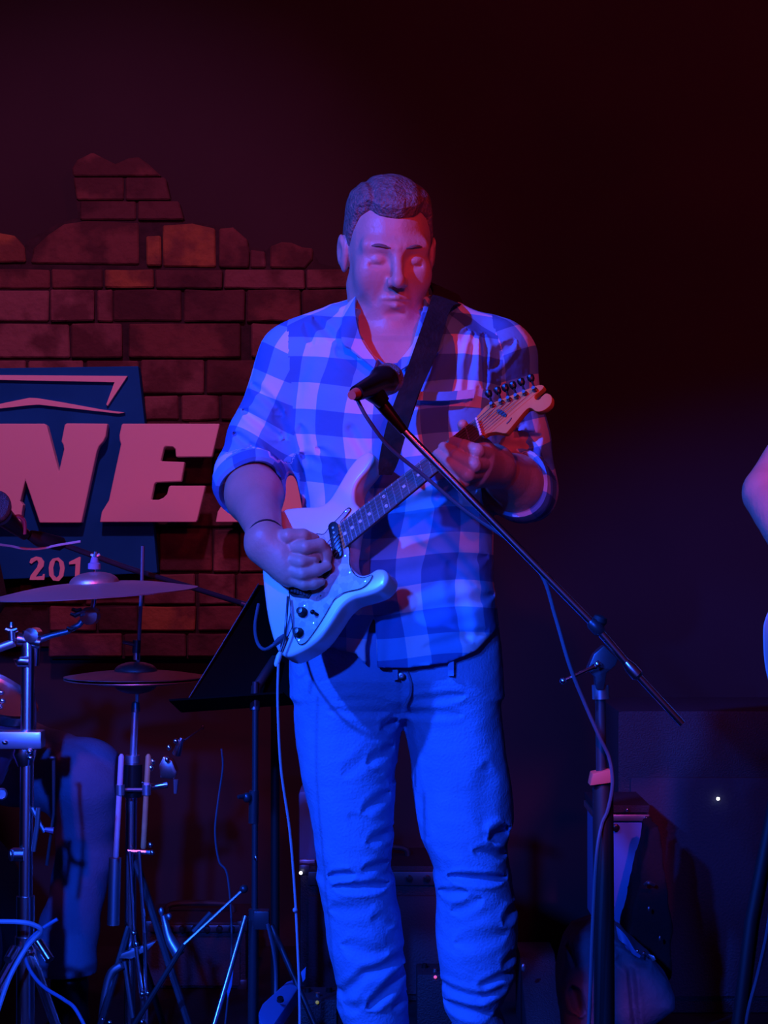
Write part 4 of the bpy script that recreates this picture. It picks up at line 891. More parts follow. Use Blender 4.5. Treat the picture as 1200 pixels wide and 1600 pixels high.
wing(MB().tube([P(148.5, 871, CD), P(150, 862, CD)], [0.006, 0.004], 8), P(149, 869, CD), 0.009).build('wing_nut', M['chrome'], cs)
MB().lathe([(0.004, 0), (0.012, 0), (0.012, 0.008), (0.004, 0.010)], P(147, 936, CD), (0, 0, 1), 14).build('cymbal_seat', M['chrome'], cs)
# rack clamp and its bar
MB().box(P(20, 1155, CD-.01), (0.125, 0.05, 0.036)).build('rack_bar', M['satin'], cs, bevel=0.006)
MB().tube([P(40, 1166, CD), P(38, 1178, CD), P(40, 1196, CD)], [0.022, 0.024, 0.016], 14).build('rack_clamp', M['chrome'], cs)
for p in ((47, 1174), (48, 1184), (8, 1160)): MB().ball(P(*p, CD-.035), (0.007, 0.006, 0.005), 10).build('bolt', M['chrome'], cs)
MB().tube([P(20, 1335, CD-.01), P(38, 1335, CD-.01)], 0.014, 12).ball(P(18, 1336, CD-.02), (0.006, 0.010, 0.013)).build('height_clamp', M['chrome'], cs)
MB().tube([P(52, 1330, CD-.02), P(58, 1290, CD-.02), P(60, 1262, CD-.02)], 0.005, 8).tube(q((50, 1262, CD-.01), (64, 1290, CD-.01), (70, 1300, CD-.01)), 0.0045, 8).build('side_rod', M['satin'], cs)
MB().tube(q((84, 1183, CD), (84, 1270, CD), (80, 1300, CD), (73, 1352, CD)), [0.004, 0.003, 0.003, 0.0035], 8).ball(P(82, 1184, CD-.005), (0.007, 0.004, 0.004)).build('key_rod', M['steel_dark'], cs)
MB().tube(q((70, 1296, CD-.02), (84, 1298, CD-.02)), [0.005, 0.007], 8).build('rod_tip', M['drum_shell'], cs)
hubs = P(40, 1478, CD)
MB().tube([P(22, 1482, CD-.03), P(12, 1500, CD-.06)], 0.009, 10).tube([P(60, 1472, CD-.03), P(78, 1500, CD-.05)], 0.010, 10).tube([hubs+Vector((0, 0, .02)), hubs-Vector((0, 0, .02))], 0.022, 14).build('leg_collar', M['chrome'], cs)
for b in (fz(-160, 3.35), fz(165, 3.35), fz(40, 3.98)):
    mid = P(40, 1478, CD); d = (b-mid); s = Vector((d.x, d.y, 0)).normalized()*0.02
    MB().tube([mid+s, b+Vector((0, 0, .01))], 0.0075, 8).tube([mid+s+Vector((0, 0, -.02)), b+Vector((0, 0, -.002))], 0.0065, 8).ball(b+Vector((0, 0, .004)), 0.014, 10).build('leg', M['chrome'], cs)
    MB().tube([P(40, 1640, CD), mid.lerp(b, 0.48)], 0.006, 8).build('brace', M['satin'], cs)
    MB().ball(mid+s*1.5+Vector((0, -.012, -.006)), (0.008, 0.006, 0.006), 10).build('bolt', M['chrome'], cs)
# crash cymbal
def cymbal(name, c, R, axis, m, lab, bell=0.24, h=0.020, bh=0.022, group=None):
    pr = []
    for i in range(13):
        t = i/12; r = R*(1-t*(1-bell)); pr.append((r, h*math.sin(t*math.pi/2)**1.1))
    for i in range(1, 8):
        t = i/7; pr.append((R*bell*math.cos(t*math.pi/2*0.97), h+bh*math.sin(t*math.pi/2)))
    prof = pr+[(max(0.001, r-0.0005), z-0.0022) for r, z in pr[::-1]]
    mb = MB().lathe(prof, c, axis, 64); mb.f = mb.f[:-2]
    k = 64; n = len(prof)
    mb.f += [[(n-1)*k+j, (n-1)*k+(j+1) % k, (j+1) % k, j] for j in range(k)]
    return tag(mb.build(name, m, None, loc=c), lab, 'cymbal', group)
cymbal('crash_cymbal', P(148, 926, CD), 0.208, (-0.055, -0.03, 1), M['cymbal'], 'large bronze crash cymbal mounted on the chrome stand in front of the sign')
# bright cable and cords across the stand foot
tag(MB().curve(q((-40, 1442, 3.45), (0, 1440, 3.45), (35, 1441, 3.45), (55, 1446, 3.46), (64, 1454, 3.47), (52, 1468, 3.48), (38, 1486, 3.48), (14, 1530, 3.46), (-10, 1600, 3.44)), 0.0048, 8).build('light_cable', M['satin_blue'], None, loc=P(35, 1441, 3.45)),
    'pale cable curving across the foot of the tall cymbal stand', 'cable')
tag(MB().curve(q((90, 1436, 3.5), (62, 1454, 3.5), (40, 1478, 3.5), (44, 1510, 3.5), (66, 1540, 3.48), (100, 1562, 3.45), (120, 1580, 3.42), (150, 1640, 3.4)), 0.0036, 8).build('coiled_cable', M['case_blue'], None, loc=P(66, 1540, 3.48)),
    'dull blue cable winding down past the cymbal stand leg', 'cable')
tag(MB().curve(q((49, 1080, 3.66), (52, 1090, 3.66), (54, 1110, 3.66), (53, 1144, 3.66)), 0.0042, 8).build('cable_loop', M['white_plastic'], None, loc=P(53, 1100, 3.66)),
    'short bright cable end clipped behind the cymbal stand tube', 'cable')
# tom drum at the left edge
tm = thing('tom_drum', P(-70, 1130, 3.75), 'dark red drum with chrome rim cut by the left edge, beside the cymbal stand', 'drum')
MB().lathe([(0.11, 0), (0.115, 0.002), (0.115, 0.16), (0.11, 0.162)], P(-75, 1190, 3.78), (0.42, -0.2, 0.9), 40).build('shell', M['drum_shell'], tm)
MB().lathe([(0.1, 0.155), (0.122, 0.156), (0.123, 0.175), (0.118, 0.178), (0.116, 0.170), (0.1, 0.170)], P(-75, 1190, 3.78), (0.42, -0.2, 0.9), 40).build('rim', M['chrome'], tm)
for p in ((2, 1082), (4, 1095), (0, 1104)): MB().ball(P(*p, 3.63), (0.007, 0.006, 0.006), 10).build('lug', M['chrome'], tm)
bd = thing('bass_drum', fz(-120, 4.0), 'dark bass drum edge low at the left behind the cymbal stand', 'drum')
MB().lathe([(0.27, 0), (0.28, 0.004), (0.28, 0.36), (0.27, 0.364)], Vector((P(-190, 0, 4.0).x, 3.92, 0.29)), (0, 1, 0), 48).build('shell', M['black_paint'], bd)
MB().lathe([(0.268, -.012), (0.29, -.010), (0.29, 0.02), (0.268, 0.022)], Vector((P(-190, 0, 4.0).x, 3.92, 0.29)), (0, 1, 0), 48).build('hoop', M['steel_dark'], bd)
MB().lathe([(0.010, 0), (0.013, 0.001), (0.013, 0.006), (0.010, 0.008), (0.009, 0.002)], P(2, 1240, 3.75), (0.2, -1, 0), 20).build('lug_ring', M['satin'], bd)

# hi-hat
HD = 3.9
hh = thing('hi_hat_stand', fz(215, HD), 'chrome hi-hat stand with thin pull rod and pedal, left of the music stand', 'stand')
MB().tube([P(223, 853, HD), P(222, 905, HD), P(216, 1020, HD), P(211, 1200, HD)], 0.0042, 8).build('pull_rod', M['satin'], hh)
MB().tube([P(214, 1000, HD), P(213, 1020, HD)], 0.009, 10).tube([P(214.5, 1008, HD), P(192, 1003, HD-.01)], [0.005, 0.004], 8).build('clutch', M['steel_dark'], hh)
MB().tube([P(213, 1018, HD), P(213, 1031, HD)], 0.0075, 12).build('clutch_nut', M['chrome'], hh)
MB().lathe([(0.004, 0), (0.010, 0), (0.008, 0.02), (0.004, 0.022)], P(212, 1112, HD), (0, 0, 1), 14).build('cymbal_seat', M['steel_dark'], hh)
MB().tube([P(211, 1110, HD), P(207, 1200, HD)], 0.0075, 12).build('upper_tube', M['satin'], hh)
MB().tube([P(207, 1180, HD), P(207, 1194, HD)], 0.016, 14).build('collar', M['satin'], hh)
MB().tube([P(206, 1194, HD), P(204, 1420, HD), P(202, 1700, HD)], 0.0125, 14).build('lower_tube', M['chrome'], hh)
for a, b in (((202, 1330), (209, 1455)), ((217, 1330), (226, 1458)), ((209, 1455), (222, 1560)), ((226, 1458), (229, 1600)), ((222, 1560), (226, 1690)), ((229, 1600), (234, 1690))):
    MB().tube([P(*a, HD-.05), P(*b, HD-.08)], 0.0042, 8).build('linkage_rod', M['chrome'], hh)
MB().tube([P(200, 1330, HD-.04), P(238, 1332, HD-.04)], 0.0055, 8).build('cross_bar', M['chrome'], hh)
for p in ((238, 1332), (235, 1320), (209, 1458), (213, 1475), (222, 1553), (231, 1552), (222, 1597), (160, 1593), (171, 1598)): MB().ball(P(*p, HD-.09), (0.0055, 0.005, 0.006), 10).build('bolt', M['chrome'], hh)
MB().tube([P(180, 1340, HD-.02), P(177, 1445, HD-.02)], 0.0135, 12).build('side_tube', M['satin'], hh)
MB().curve(q((190, 1508, HD-.06), (174, 1520, HD-.06), (166, 1545, HD-.06), (160, 1590, HD-.06), (158, 1640, HD-.06)), 0.009, 10).build('pedal_frame', M['satin'], hh)
MB().tube(q((194, 1502, HD-.04), (207, 1590, HD-.04)), 0.005, 8).build('pedal_strap', M['satin'], hh)
MB().slab(q((186, 1498, HD-.05), (190, 1490, HD-.05), (218, 1480, HD-.05), (245, 1470, HD-.05), (232, 1484, HD-.05), (206, 1498, HD-.05)), (0, 0.02, 0)).build('bracket', M['satin'], hh, bevel=0.002)
MB().slab(q((172, 1600, 3.75), (214, 1600, 3.75), (222, 1668, 3.45), (166, 1668, 3.45)), (0, 0, -0.012)).build('footboard', M['alu'], hh, bevel=0.002)
for b in (fz(345, 3.62), fz(120, 3.74), fz(260, 4.28)):
    a = P(212, 1345, HD) if b.x > P(300, 0, 3.7).x else P(204, 1440, HD)
    MB().tube([a, b], 0.008, 8).ball(b+Vector((0, 0, .006)), 0.014, 10).build('leg', M['steel_dark'], hh)
MB().tube([P(255, 1430, 3.78), P(262, 1458, 3.78), P(268, 1472, 3.77), P(280, 1492, 3.76)], [0.006, 0.009, 0.012, 0.014], 12).ball(P(252, 1424, 3.78), (0.006, 0.006, 0.009)).ball(P(264, 1432, 3.76), (0.006, 0.006, 0.007)).build('leg_joint', M['satin'], hh)
hg = 'pair of hi-hat cymbals'
cymbal('hi_hat_cymbal', P(212, 1057, HD), 0.155, (0, 0.01, 1), M['hat'], 'upper hi-hat cymbal, domed side up, on the thin chrome rod', 0.30, 0.012, 0.020)
cymbal('hi_hat_cymbal', P(212, 1061, HD), 0.155, (0, 0.01, -1), M['hat'], 'lower hi-hat cymbal, domed side down, under its twin', 0.30, 0.012, 0.020)
# memory clamp hardware to the right of the hi-hat
pc = thing('percussion_clamp', P(262, 1190, 3.84), 'cluster of chrome clamp hardware fixed beside the top of the hi-hat stand', 'clamp')
MB().slab(q((248, 1196, 3.82), (255, 1182, 3.82), (268, 1188, 3.82), (276, 1206, 3.82), (272, 1218, 3.82), (250, 1216, 3.82)), (0, 0.04, 0)).build('jaw', M['chrome'], pc, bevel=0.004)
MB().tube(q((224, 1224, 3.84), (240, 1230, 3.82), (262, 1226, 3.82)), 0.0065, 10).build('arm', M['chrome'], pc)
MB().tube(q((276, 1178, 3.83), (281, 1162, 3.82), (284, 1153, 3.82)), [0.010, 0.007, 0.005], 10).ball(P(275, 1158, 3.81), 0.006).build('wing_bolt', M['chrome'], pc)
MB().tube(q((275, 1218, 3.82), (274, 1240, 3.82)), [0.006, 0.0035], 8).build('pin', M['satin'], pc)
for p in ((261, 1187), (239, 1190), (264, 1168), (236, 1200)): MB().ball(P(*p, 3.80), (0.005, 0.005, 0.007), 10).build('bolt', M['chrome'], pc)
MB().ball(P(317, 1136, 3.84), (0.003, 0.003, 0.006), 10).tube(q((317, 1136, 3.84), (284, 1160, 3.83)), 0.002, 6).build('feeler_rod', M['steel_dark'], pc)
# stick bag and sticks
hold = thing('stick_holder', P(207, 1240, 3.86), 'black tubular drumstick holder strapped round the hi-hat stand', 'holder')
MB().tube(q((208, 1194, 3.85), (207, 1245, 3.85)), 0.020, 14).build('sleeve', M['black_plastic'], hold)
for x0 in (188, 229): MB().tube(q((x0, 1226, 3.80), (x0, 1242, 3.80)), 0.0095, 14).build('ring', M['satin'], hold)
MB().tube(q((192, 1234, 3.81), (226, 1234, 3.81)), 0.005, 8).build('bridge', M['steel_dark'], hold)
sk = [((190, 1178), (181, 1340), M['wood_pale'], 'pale drumstick, left of the black holder on the hi-hat stand', 0.0062, 3.80), ((232, 1178), (224, 1326), M['wood_orange'], 'orange-brown drumstick, on the music stand side of the black holder', 0.0060, 3.80)]
for a, b, m_, lab, r, D in sk:
    A0, B0 = P(*a, D), P(*b, D)
    d_ = thing('drumstick', B0, lab, 'drumstick', 'drumsticks in the holder')
    MB().tube([A0.lerp(B0, t) for t in (0, .015, .03, .5, .98, 1)], [r*.4, r*.8, r, r, r, r*.8], 12).build('shaft', m_, d_)
    MB().tube([A0.lerp(B0, t) for t in (.30, .345)], [r*1.06, r*1.06], 12).build('grip_band', M['wood_pale'], d_)

# drummer's microphone on a black boom
dm = thing('drum_microphone_stand', fz(430, 4.1), 'dark boom arm carrying a microphone across the sign above the crash cymbal', 'stand')
DM = lambda *p: [P(a, b, np.interp(a, [0, 380], [3.75, 4.05])) for a, b in p]
MB().tube(DM((46, 836), (60, 842), (96, 850), (100, 854)), [0.011, 0.017, 0.015, 0.008], 10).build('boom_grip', M['black_paint'], dm)
MB().tube(DM((96, 850), (200, 888), (290, 915), (376, 942)), 0.0062, 10).build('boom_arm', M['steel_dark'], dm)
MB().tube(DM((376, 942), (440, 962)), 0.0062, 10).build('boom_arm', M['steel_dark'], dm)
MB().tube([P(430, 960, 4.1), P(430, 1400, 4.1), fz(430, 4.1)], 0.010, 10).build('pole', M['black_paint'], dm)
MB().lathe([(0.03, 0), (0.12, 0), (0.12, 0.015), (0.02, 0.03)], Vector((P(430, 0, 4.1).x, 4.1, 0.0)), (0, 0, 1), 28).build('round_base', M['black_paint'], dm)
m2 = thing('drummer_microphone', P(20, 815, 3.75), 'round-headed microphone at the left edge in front of the letter N', 'microphone')
MB().ball(P(-4, 792, 3.70), (0.029, 0.029, 0.034), 20).build('grille', M['grille'], m2)
MB().tube([P(4, 806, 3.70), P(22, 822, 3.74), P(40, 836, 3.77)], [0.022, 0.016, 0.012], 16).build('handle', M['black_plastic'], m2)
MB().curve(q((18, 828, 3.73), (20, 812, 3.73), (30, 807, 3.73), (38, 816, 3.74), (38, 834, 3.75)), 0.0045, 8).build('clip', M['drum_shell'], m2)
tag(MB().curve(q((-10, 850, 3.8), (15, 853, 3.8), (35, 857, 3.8), (55, 858, 3.8), (72, 856, 3.8), (90, 852, 3.8), (126, 846, 3.8)), 0.0028, 6).build('drummer_cable', M['grey_cable'], None, loc=P(35, 857, 3.8)),
    'thin pale cable looping under the drummer\'s microphone, above the 201 on the sign', 'cable')

# ------------------------------------------------------------------ seated drummer, mostly beyond the left edge
dr = thing('person', (P(-40, 0, 4.4).x, 4.4, 0), 'seated drummer in jeans, only a knee and trouser hem showing at the left', 'person')
def plain_face(g, x, y, z):
    for s in (-1, 1):
        g.ell((x+s*.031, y-.098, z+.012), (0.018, 0.018, 0.011), 0.012, 's'); g.ell((x+s*.031, y-.075, z+.008), (0.014, 0.012, 0.010), 0.003)
        g.ell((x+s*.077, y+.008, z-.002), (0.010, 0.019, 0.031), 0.006)
    g.cone((x, y-.088, z+.020), (x, y-.108, z-.022), 0.008, 0.012, 0.010)
    g.ell((x, y-.070, z-.085), (0.026, 0.020, 0.020), 0.02)
    g.cone((x-.020, y-.088, z-.054), (x+.020, y-.088, z-.054), 0.006, 0.006, 0.006); g.cone((x-.018, y-.088, z-.066), (x+.018, y-.088, z-.066), 0.006, 0.006, 0.004)
def pmesh(g, name, m, par):
    for i in (0, -1): g.d[i] = 0.1; g.d[:, i] = 0.1; g.d[:, :, i] = 0.1
    me = g.mesh(name); me.transform(Matrix.Translation(-OFF[par.name])); return link(name, me, m, par, OFF[par.name], True, 0)
DX = P(-175, 0, 4.45).x
g = Grid((DX-0.36, 3.95, 0.6), (DX+0.36, 4.75, 1.75), 0.008)
g.ell((DX, 4.42, 1.56), (0.075, 0.095, 0.115)); g.cone((DX, 4.45, 1.47), (DX, 4.47, 1.32), 0.055, 0.06, 0.03)
plain_face(g, DX, 4.42, 1.56)
for s in (-1, 1):
    g.ell((DX+s*0.078, 4.43, 1.555), (0.01, 0.02, 0.03), 0.01); g.cone((DX+s*0.16, 4.47, 1.27), (DX+s*0.24, 4.40, 1.02), 0.05, 0.04, 0.03)
    g.cone((DX+s*0.24, 4.40, 1.02), (DX+s*0.15, 4.15, 1.06), 0.04, 0.028, 0.02)
    for k in range(4): g.chain([(DX+s*0.15+(k-1.5)*0.018, 4.14, 1.06), (DX+s*0.15+(k-1.5)*0.02, 4.08, 1.07), (DX+s*0.15+(k-1.5)*0.018, 4.06, 1.04)], [0.014, 0.010, 0.009])
    g.chain([(DX+s*0.13, 4.14, 1.06), (DX+s*0.105, 4.09, 1.06)], [0.014, 0.010])
g.cone((DX, 4.47, 1.25), (DX, 4.48, 0.80), 0.14, 0.15, 0.05)
pmesh(g, 'body', M['skin'], dr)
g = Grid((DX-0.36, 4.2, 0.62), (DX+0.36, 4.75, 1.42), 0.008)
g.cone((DX, 4.48, 1.22), (DX, 4.49, 0.78), 0.165, 0.175, 0.0)
for s in (-1, 1): g.cone((DX+s*0.10, 4.47, 1.30), (DX+s*0.19, 4.46, 1.25), 0.07, 0.07, 0.05); g.cone((DX+s*0.18, 4.46, 1.25), (DX+s*0.24, 4.41, 1.05), 0.068, 0.062, 0.03)
g.cone((DX, 4.46, 1.36), (DX, 4.44, 1.5), 0.07, 0.08, 0, 's')
pmesh(g, 'shirt', M['black_cloth'], dr)
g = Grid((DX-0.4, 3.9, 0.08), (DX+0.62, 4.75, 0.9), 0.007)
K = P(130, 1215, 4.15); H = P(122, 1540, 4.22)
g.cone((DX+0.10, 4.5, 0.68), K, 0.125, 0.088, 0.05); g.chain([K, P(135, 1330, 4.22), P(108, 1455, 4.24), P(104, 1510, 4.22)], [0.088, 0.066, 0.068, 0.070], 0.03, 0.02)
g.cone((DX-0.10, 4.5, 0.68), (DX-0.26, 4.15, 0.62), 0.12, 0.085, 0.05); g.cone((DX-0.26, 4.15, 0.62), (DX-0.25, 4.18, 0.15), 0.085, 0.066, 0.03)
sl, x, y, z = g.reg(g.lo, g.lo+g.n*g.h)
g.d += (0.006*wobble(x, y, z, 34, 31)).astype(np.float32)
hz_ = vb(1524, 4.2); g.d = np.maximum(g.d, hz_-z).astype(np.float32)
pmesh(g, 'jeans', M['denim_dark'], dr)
for s, cx_ in ((1, P(104, 0, 4.2).x), (-1, DX-0.25)):
    g = Grid((cx_-0.09, 3.9, 0.0), (cx_+0.09, 4.35, 0.16), 0.006)
    g.cone((cx_, 4.24, 0.05), (cx_, 4.02, 0.04), 0.045, 0.04, 0.02); g.cone((cx_, 4.24, 0.05), (cx_, 4.24, 0.14), 0.042, 0.045, 0.02)
    pmesh(g, 'shoe', M['black_plastic'], dr)
def crop_hair(par, c):
    g = Grid((c[0]-.12, c[1]-.14, c[2]-.14), (c[0]+.12, c[1]+.14, c[2]+.16), 0.006)
    g.ell((c[0], c[1]+.006, c[2]+.006), (0.082, 0.100, 0.120))
    sl, x, y, z = g.reg(g.lo, g.lo+g.n*g.h)
    g.d = np.maximum(g.d, -(0.78*(y-c[1]+.055)+0.62*(z-c[2]-.055))-0.02*(np.abs(x-c[0]) > 2)).astype(np.float32)
    g.d = np.maximum(g.d, c[2]-0.07-z+0*x)
    g.d += (0.002*wobble(x, y, z, 90, 71)).astype(np.float32); pmesh(g, 'hair', M['hair'], par)
crop_hair(dr, (DX, 4.42, 1.56))
stool = thing('drum_throne', (DX, 4.55, 0), 'round black drum throne under the seated drummer at the left edge', 'stool')
MB().lathe([(0.02, 0), (0.16, 0.005), (0.17, 0.03), (0.165, 0.075), (0.02, 0.085)], (DX, 4.55, 0.455), (0, 0, 1), 32).build('seat', M['black_cloth'], stool)
MB().tube([(DX, 4.55, 0.5), (DX, 4.55, 0.12)], 0.018, 12).build('post', M['chrome'], stool)
for k in range(3):
    a = 2*math.pi*k/3; MB().tube([(DX, 4.55, 0.25), (DX+0.24*math.cos(a), 4.55+0.24*math.sin(a), 0.012)], 0.009, 8).build('leg', M['chrome'], stool)

# ------------------------------------------------------------------ second player at the right edge
rp = thing('person', (P(1470, 0, 3.12).x, 3.15, 0), 'second player in black at the right edge, only a bare elbow showing', 'person')
RX = P(1470, 0, 3.12).x
g = Grid((RX-0.42, 2.7, 0.75), (RX+0.34, 3.4, 1.85), 0.005)
ex = P(1196, 775, 3.0)
g.ell((RX, 3.15, 1.68), (0.075, 0.095, 0.115)); plain_face(g, RX, 3.15, 1.68); g.cone((RX, 3.17, 1.6), (RX, 3.18, 1.44), 0.055, 0.06, 0.03)
g.cone((RX, 3.18, 1.38), (RX, 3.18, 0.95), 0.13, 0.14, 0.05)
g.chain([(RX-0.17, 3.18, 1.44), A_(ex)+A_((0.006, 0.015, 0.012))], [0.055, 0.038], 0.03); g.chain([ex, P(1250, 860, 2.86), P(1300, 915, 2.82)], [0.037, 0.040, 0.028], 0.02, 0.02)
wr = P(1300, 915, 2.82)
g.cone(wr, wr+Vector((0.06, -0.01, -0.05)), 0.028, 0.032, 0.02)
for k in range(4):
    o = Vector((0.07+0.004*k, -0.015, -0.035-0.018*k)); g.chain([wr+o, wr+o+Vector((0.035, -0.012, -0.008)), wr+o+Vector((0.055, 0.0, -0.018))], [0.013, 0.0105, 0.009])
g.chain([wr+Vector((0.03, -0.01, -0.01)), wr+Vector((0.075, -0.02, 0.002))], [0.014, 0.010])
g.chain([(RX+0.18, 3.18, 1.44), (RX+0.26, 3.18, 1.2), (RX+0.26, 2.98, 1.22)], [0.05, 0.042, 0.03], 0.03, 0.02)
g.ell((RX+0.26, 2.93, 1.24), (0.04, 0.045, 0.045), 0.02)
sl, x, y, z = g.reg(g.lo, g.lo+g.n*g.h); g.d += (0.0012*wobble(x, y, z, 60, 41)).astype(np.float32)
pmesh(g, 'body', M['skin'], rp)
crop_hair(rp, (RX, 3.15, 1.68))
g = Grid((RX-0.34, 2.9, 0.85), (RX+0.34, 3.45, 1.6), 0.007)
g.cone((RX, 3.19, 1.36), (RX, 3.19, 0.96), 0.155, 0.165, 0)
for s in (-1, 1): g.cone((RX+s*0.1, 3.18, 1.43), (RX+s*0.18, 3.18, 1.42), 0.065, 0.068, 0.05); g.cone((RX+s*0.18, 3.18, 1.42), (RX+s*0.215, 3.17, 1.33), 0.066, 0.062, 0.02)
g.cone((RX, 3.17, 1.5), (RX, 3.17, 1.7), 0.068, 0.07, 0, 's')
pmesh(g, 'shirt', M['black_cloth'], rp)
g = Grid((RX-0.24, 2.95, 0.06), (RX+0.24, 3.42, 1.0), 0.008)
for s in (-1, 1): g.chain([(RX+s*0.07, 3.19, 0.97), (RX+s*0.10, 3.17, 0.52), (RX+s*0.12, 3.2, 0.12)], [0.115, 0.08, 0.07], 0.03, 0.03)
pmesh(g, 'trousers', M['black_cloth'], rp)
for s in (-1, 1):
    cx_ = RX+s*0.12; g = Grid((cx_-0.09, 2.85, 0.0), (cx_+0.09, 3.32, 0.16), 0.006)
    g.cone((cx_, 3.22, 0.05), (cx_, 3.0, 0.04), 0.045, 0.04, 0.02); g.cone((cx_, 3.22, 0.05), (cx_, 3.22, 0.14), 0.042, 0.045, 0.02); pmesh(g, 'shoe', M['black_plastic'], rp)
bs = thing('bass_guitar', P(1300, 1010, 2.9), 'curved purple-lit edge of another player\'s guitar at the right edge', 'guitar')
bo = [(1192, 1000), (1194, 970), (1210, 940), (1240, 930), (1275, 945), (1310, 925), (1345, 900), (1365, 915), (1350, 950), (1345, 985), (1370, 1000), (1385, 1020), (1360, 1045), (1310, 1060), (1270, 1085), (1235, 1095), (1205, 1070), (1195, 1040)]
MB().slab(catmull([P(a, b, 2.9) for a, b in bo], 4, True), (0.01, 0.04, -0.01)).build('guitar_body', M['guitar_white'], bs, bevel=0.006, seg=3)
MB().tube([P(1340, 970, 2.88), P(1640, 850, 2.86)], [0.026, 0.021], 10).build('neck', M['maple'], bs)
MB().slab([P(1636, 862, 2.85), P(1636, 836, 2.85), P(1700, 800, 2.85), P(1712, 822, 2.85)], (0, 0.014, 0)).build('headstock', M['maple'], bs, bevel=0.002)
# dark mic stand by the right edge
rs = thing('microphone_stand', fz(1170, 2.75), 'dark tilted stand pole with a hanging cable at the lower right edge', 'stand')
MB().tube([P(1212, 1250, 2.75), P(1175, 1440, 2.72), P(1150, 1640, 2.68), (0.50, 2.60, 0.01)], 0.0115, 12).build('pole', M['black_paint'], rs)
MB().lathe([(0.03, 0), (0.12, 0), (0.12, 0.015), (0.02, 0.03)], Vector((0.50, 2.60, 0.0)), (0, 0, 1), 28).build('round_base', M['black_paint'], rs)
tag(MB().curve(q((1215, 1330, 2.7), (1200, 1450, 2.69), (1185, 1520, 2.69), (1166, 1600, 2.68), (1150, 1750, 2.68)), 0.0032, 8).build('right_cable', M['cable'], None, loc=P(1185, 1520, 2.69)),
    'thin cable hanging in front of the tilted pole at the lower right edge', 'cable')

# ------------------------------------------------------------------ back line
def pilot(t, lamp, D):
    if lamp: MB().ball(P(*lamp, D-0.02), 0.0045, 10).build('glint_bead', M['lamp'], t)  # glowing bead stands in for a reflection spot
    return t
def amp(name, x0, x1, y0, y1, D, dp, lab, cat, cloth_m, lamp=None, panel=True):
    a = P(x0, y0, D); b = P(x1, y1, D); c = Vector(((a.x+b.x)/2, D+dp/2, (a.z+b.z)/2)); w_, h_ = b.x-a.x, a.z-b.z
    t = thing(name, (c.x, c.y, b.z), lab, cat)
    MB().box(c, (w_, dp, h_)).build('cabinet', M['tolex'], t, bevel=0.012)
    MB().box((c.x, D-0.004, c.z-h_*0.08), (w_*0.88, 0.012, h_*0.72)).build('grille_cloth', cloth_m, t, bevel=0.003)
    if not panel: return pilot(t, lamp, D)
    MB().box((c.x, D-0.006, a.z-h_*0.09), (w_*0.88, 0.014, h_*0.10)).build('control_panel', M['steel_dark'], t, bevel=0.002)
    for k in range(7): MB().lathe([(0.0001, 0), (0.009, 0), (0.008, 0.012), (0.0001, 0.013)], (c.x+w_*(-0.36+0.12*k), D-0.013, a.z-h_*0.09), (0, -1, 0), 12).build('knob', M['black_plastic'], t)
    for s in (-1, 1):
        for r in (-1, 1): MB().box((c.x+s*(w_/2-0.012), D+0.012, c.z+r*(h_/2-0.012)), (0.03, 0.03, 0.03)).build('corner', M['steel_dark'], t, bevel=0.008)
    MB().curve([(c.x-0.09, D+dp/2, a.z), (c.x-0.07, D+dp/2, a.z+0.022), (c.x+0.07, D+dp/2, a.z+0.022), (c.x+0.09, D+dp/2, a.z)], 0.008, 8).build('carry_handle', M['rubber'], t)
    return pilot(t, lamp, D)
zf = lambda D: CY+CAMZ/D*F
amp('bass_cabinet', 965, 1290, 1110, zf(4.5), 4.5, 0.40, 'large dark bass speaker cabinet behind the right-hand stands', 'amplifier', M['cab_cloth'], (1122, 1248), False)
amp('guitar_amplifier', 468, 700, 1352, zf(4.62), 4.62, 0.28, 'black combo amplifier behind the guitarist, seen between his jeans and the music stand', 'amplifier', M['cab_cloth'], (470, 1364))
cb = thing('road_case', P(483, 1352, 4.7), 'small purple-lit case standing on the amplifier beside the jeans', 'case')
MB().box(P(520, 1291, 4.76), (0.175, 0.14, 0.205)).build('case_body', M['case_blue'], cb, bevel=0.01)
MB().box(P(480, 1346, 4.66), (0.04, 0.02, 0.012)).build('latch', M['satin'], cb, bevel=0.002)
# bass drum-like darkness left: snare/keyboard case between hi-hat and amp
amp('practice_amplifier', 225, 385, 1440, zf(4.75), 4.75, 0.25, 'small dark amplifier low on the floor between the hi-hat stand and music stand', 'amplifier', M['cab_cloth'])
kc = thing('rack_case', P(985, 1440, 4.1), 'upright blue-lit case panel with bright metal top edge behind the taped stand', 'case')
MB().slab(q((934, 1285, 4.2), (1014, 1285, 4.2), (1006, 1450, 4.2), (934, 1450, 4.2)), (0, 0.22, 0)).build('panel', M['case_blue'], kc, bevel=0.004)
MB().slab(q((930, 1273, 4.19), (1015, 1273, 4.19), (1013, 1283, 4.19), (930, 1283, 4.19)), (0, 0.24, 0)).build('top_edge', M['alu'], kc, bevel=0.002)
MB().slab(q((930, 1258, 4.2), (1016, 1258, 4.2), (1014, 1270, 4.2), (930, 1270, 4.2)), (0, 0.23, 0)).build('lid', M['tolex'], kc, bevel=0.003)
MB().lathe([(0.001, 0), (0.009, 0), (0.009, 0.004), (0.005, 0.006), (0.001, 0.006)], P(962, 1293, 4.195), (0, -1, 0), 14).build('lock', M['black_plastic'], kc)
for p in ((980, 1265), (932, 1265), (1010, 1278)): MB().ball(P(*p, 4.18), 0.0045, 10).build('rivet', M['chrome'], kc)
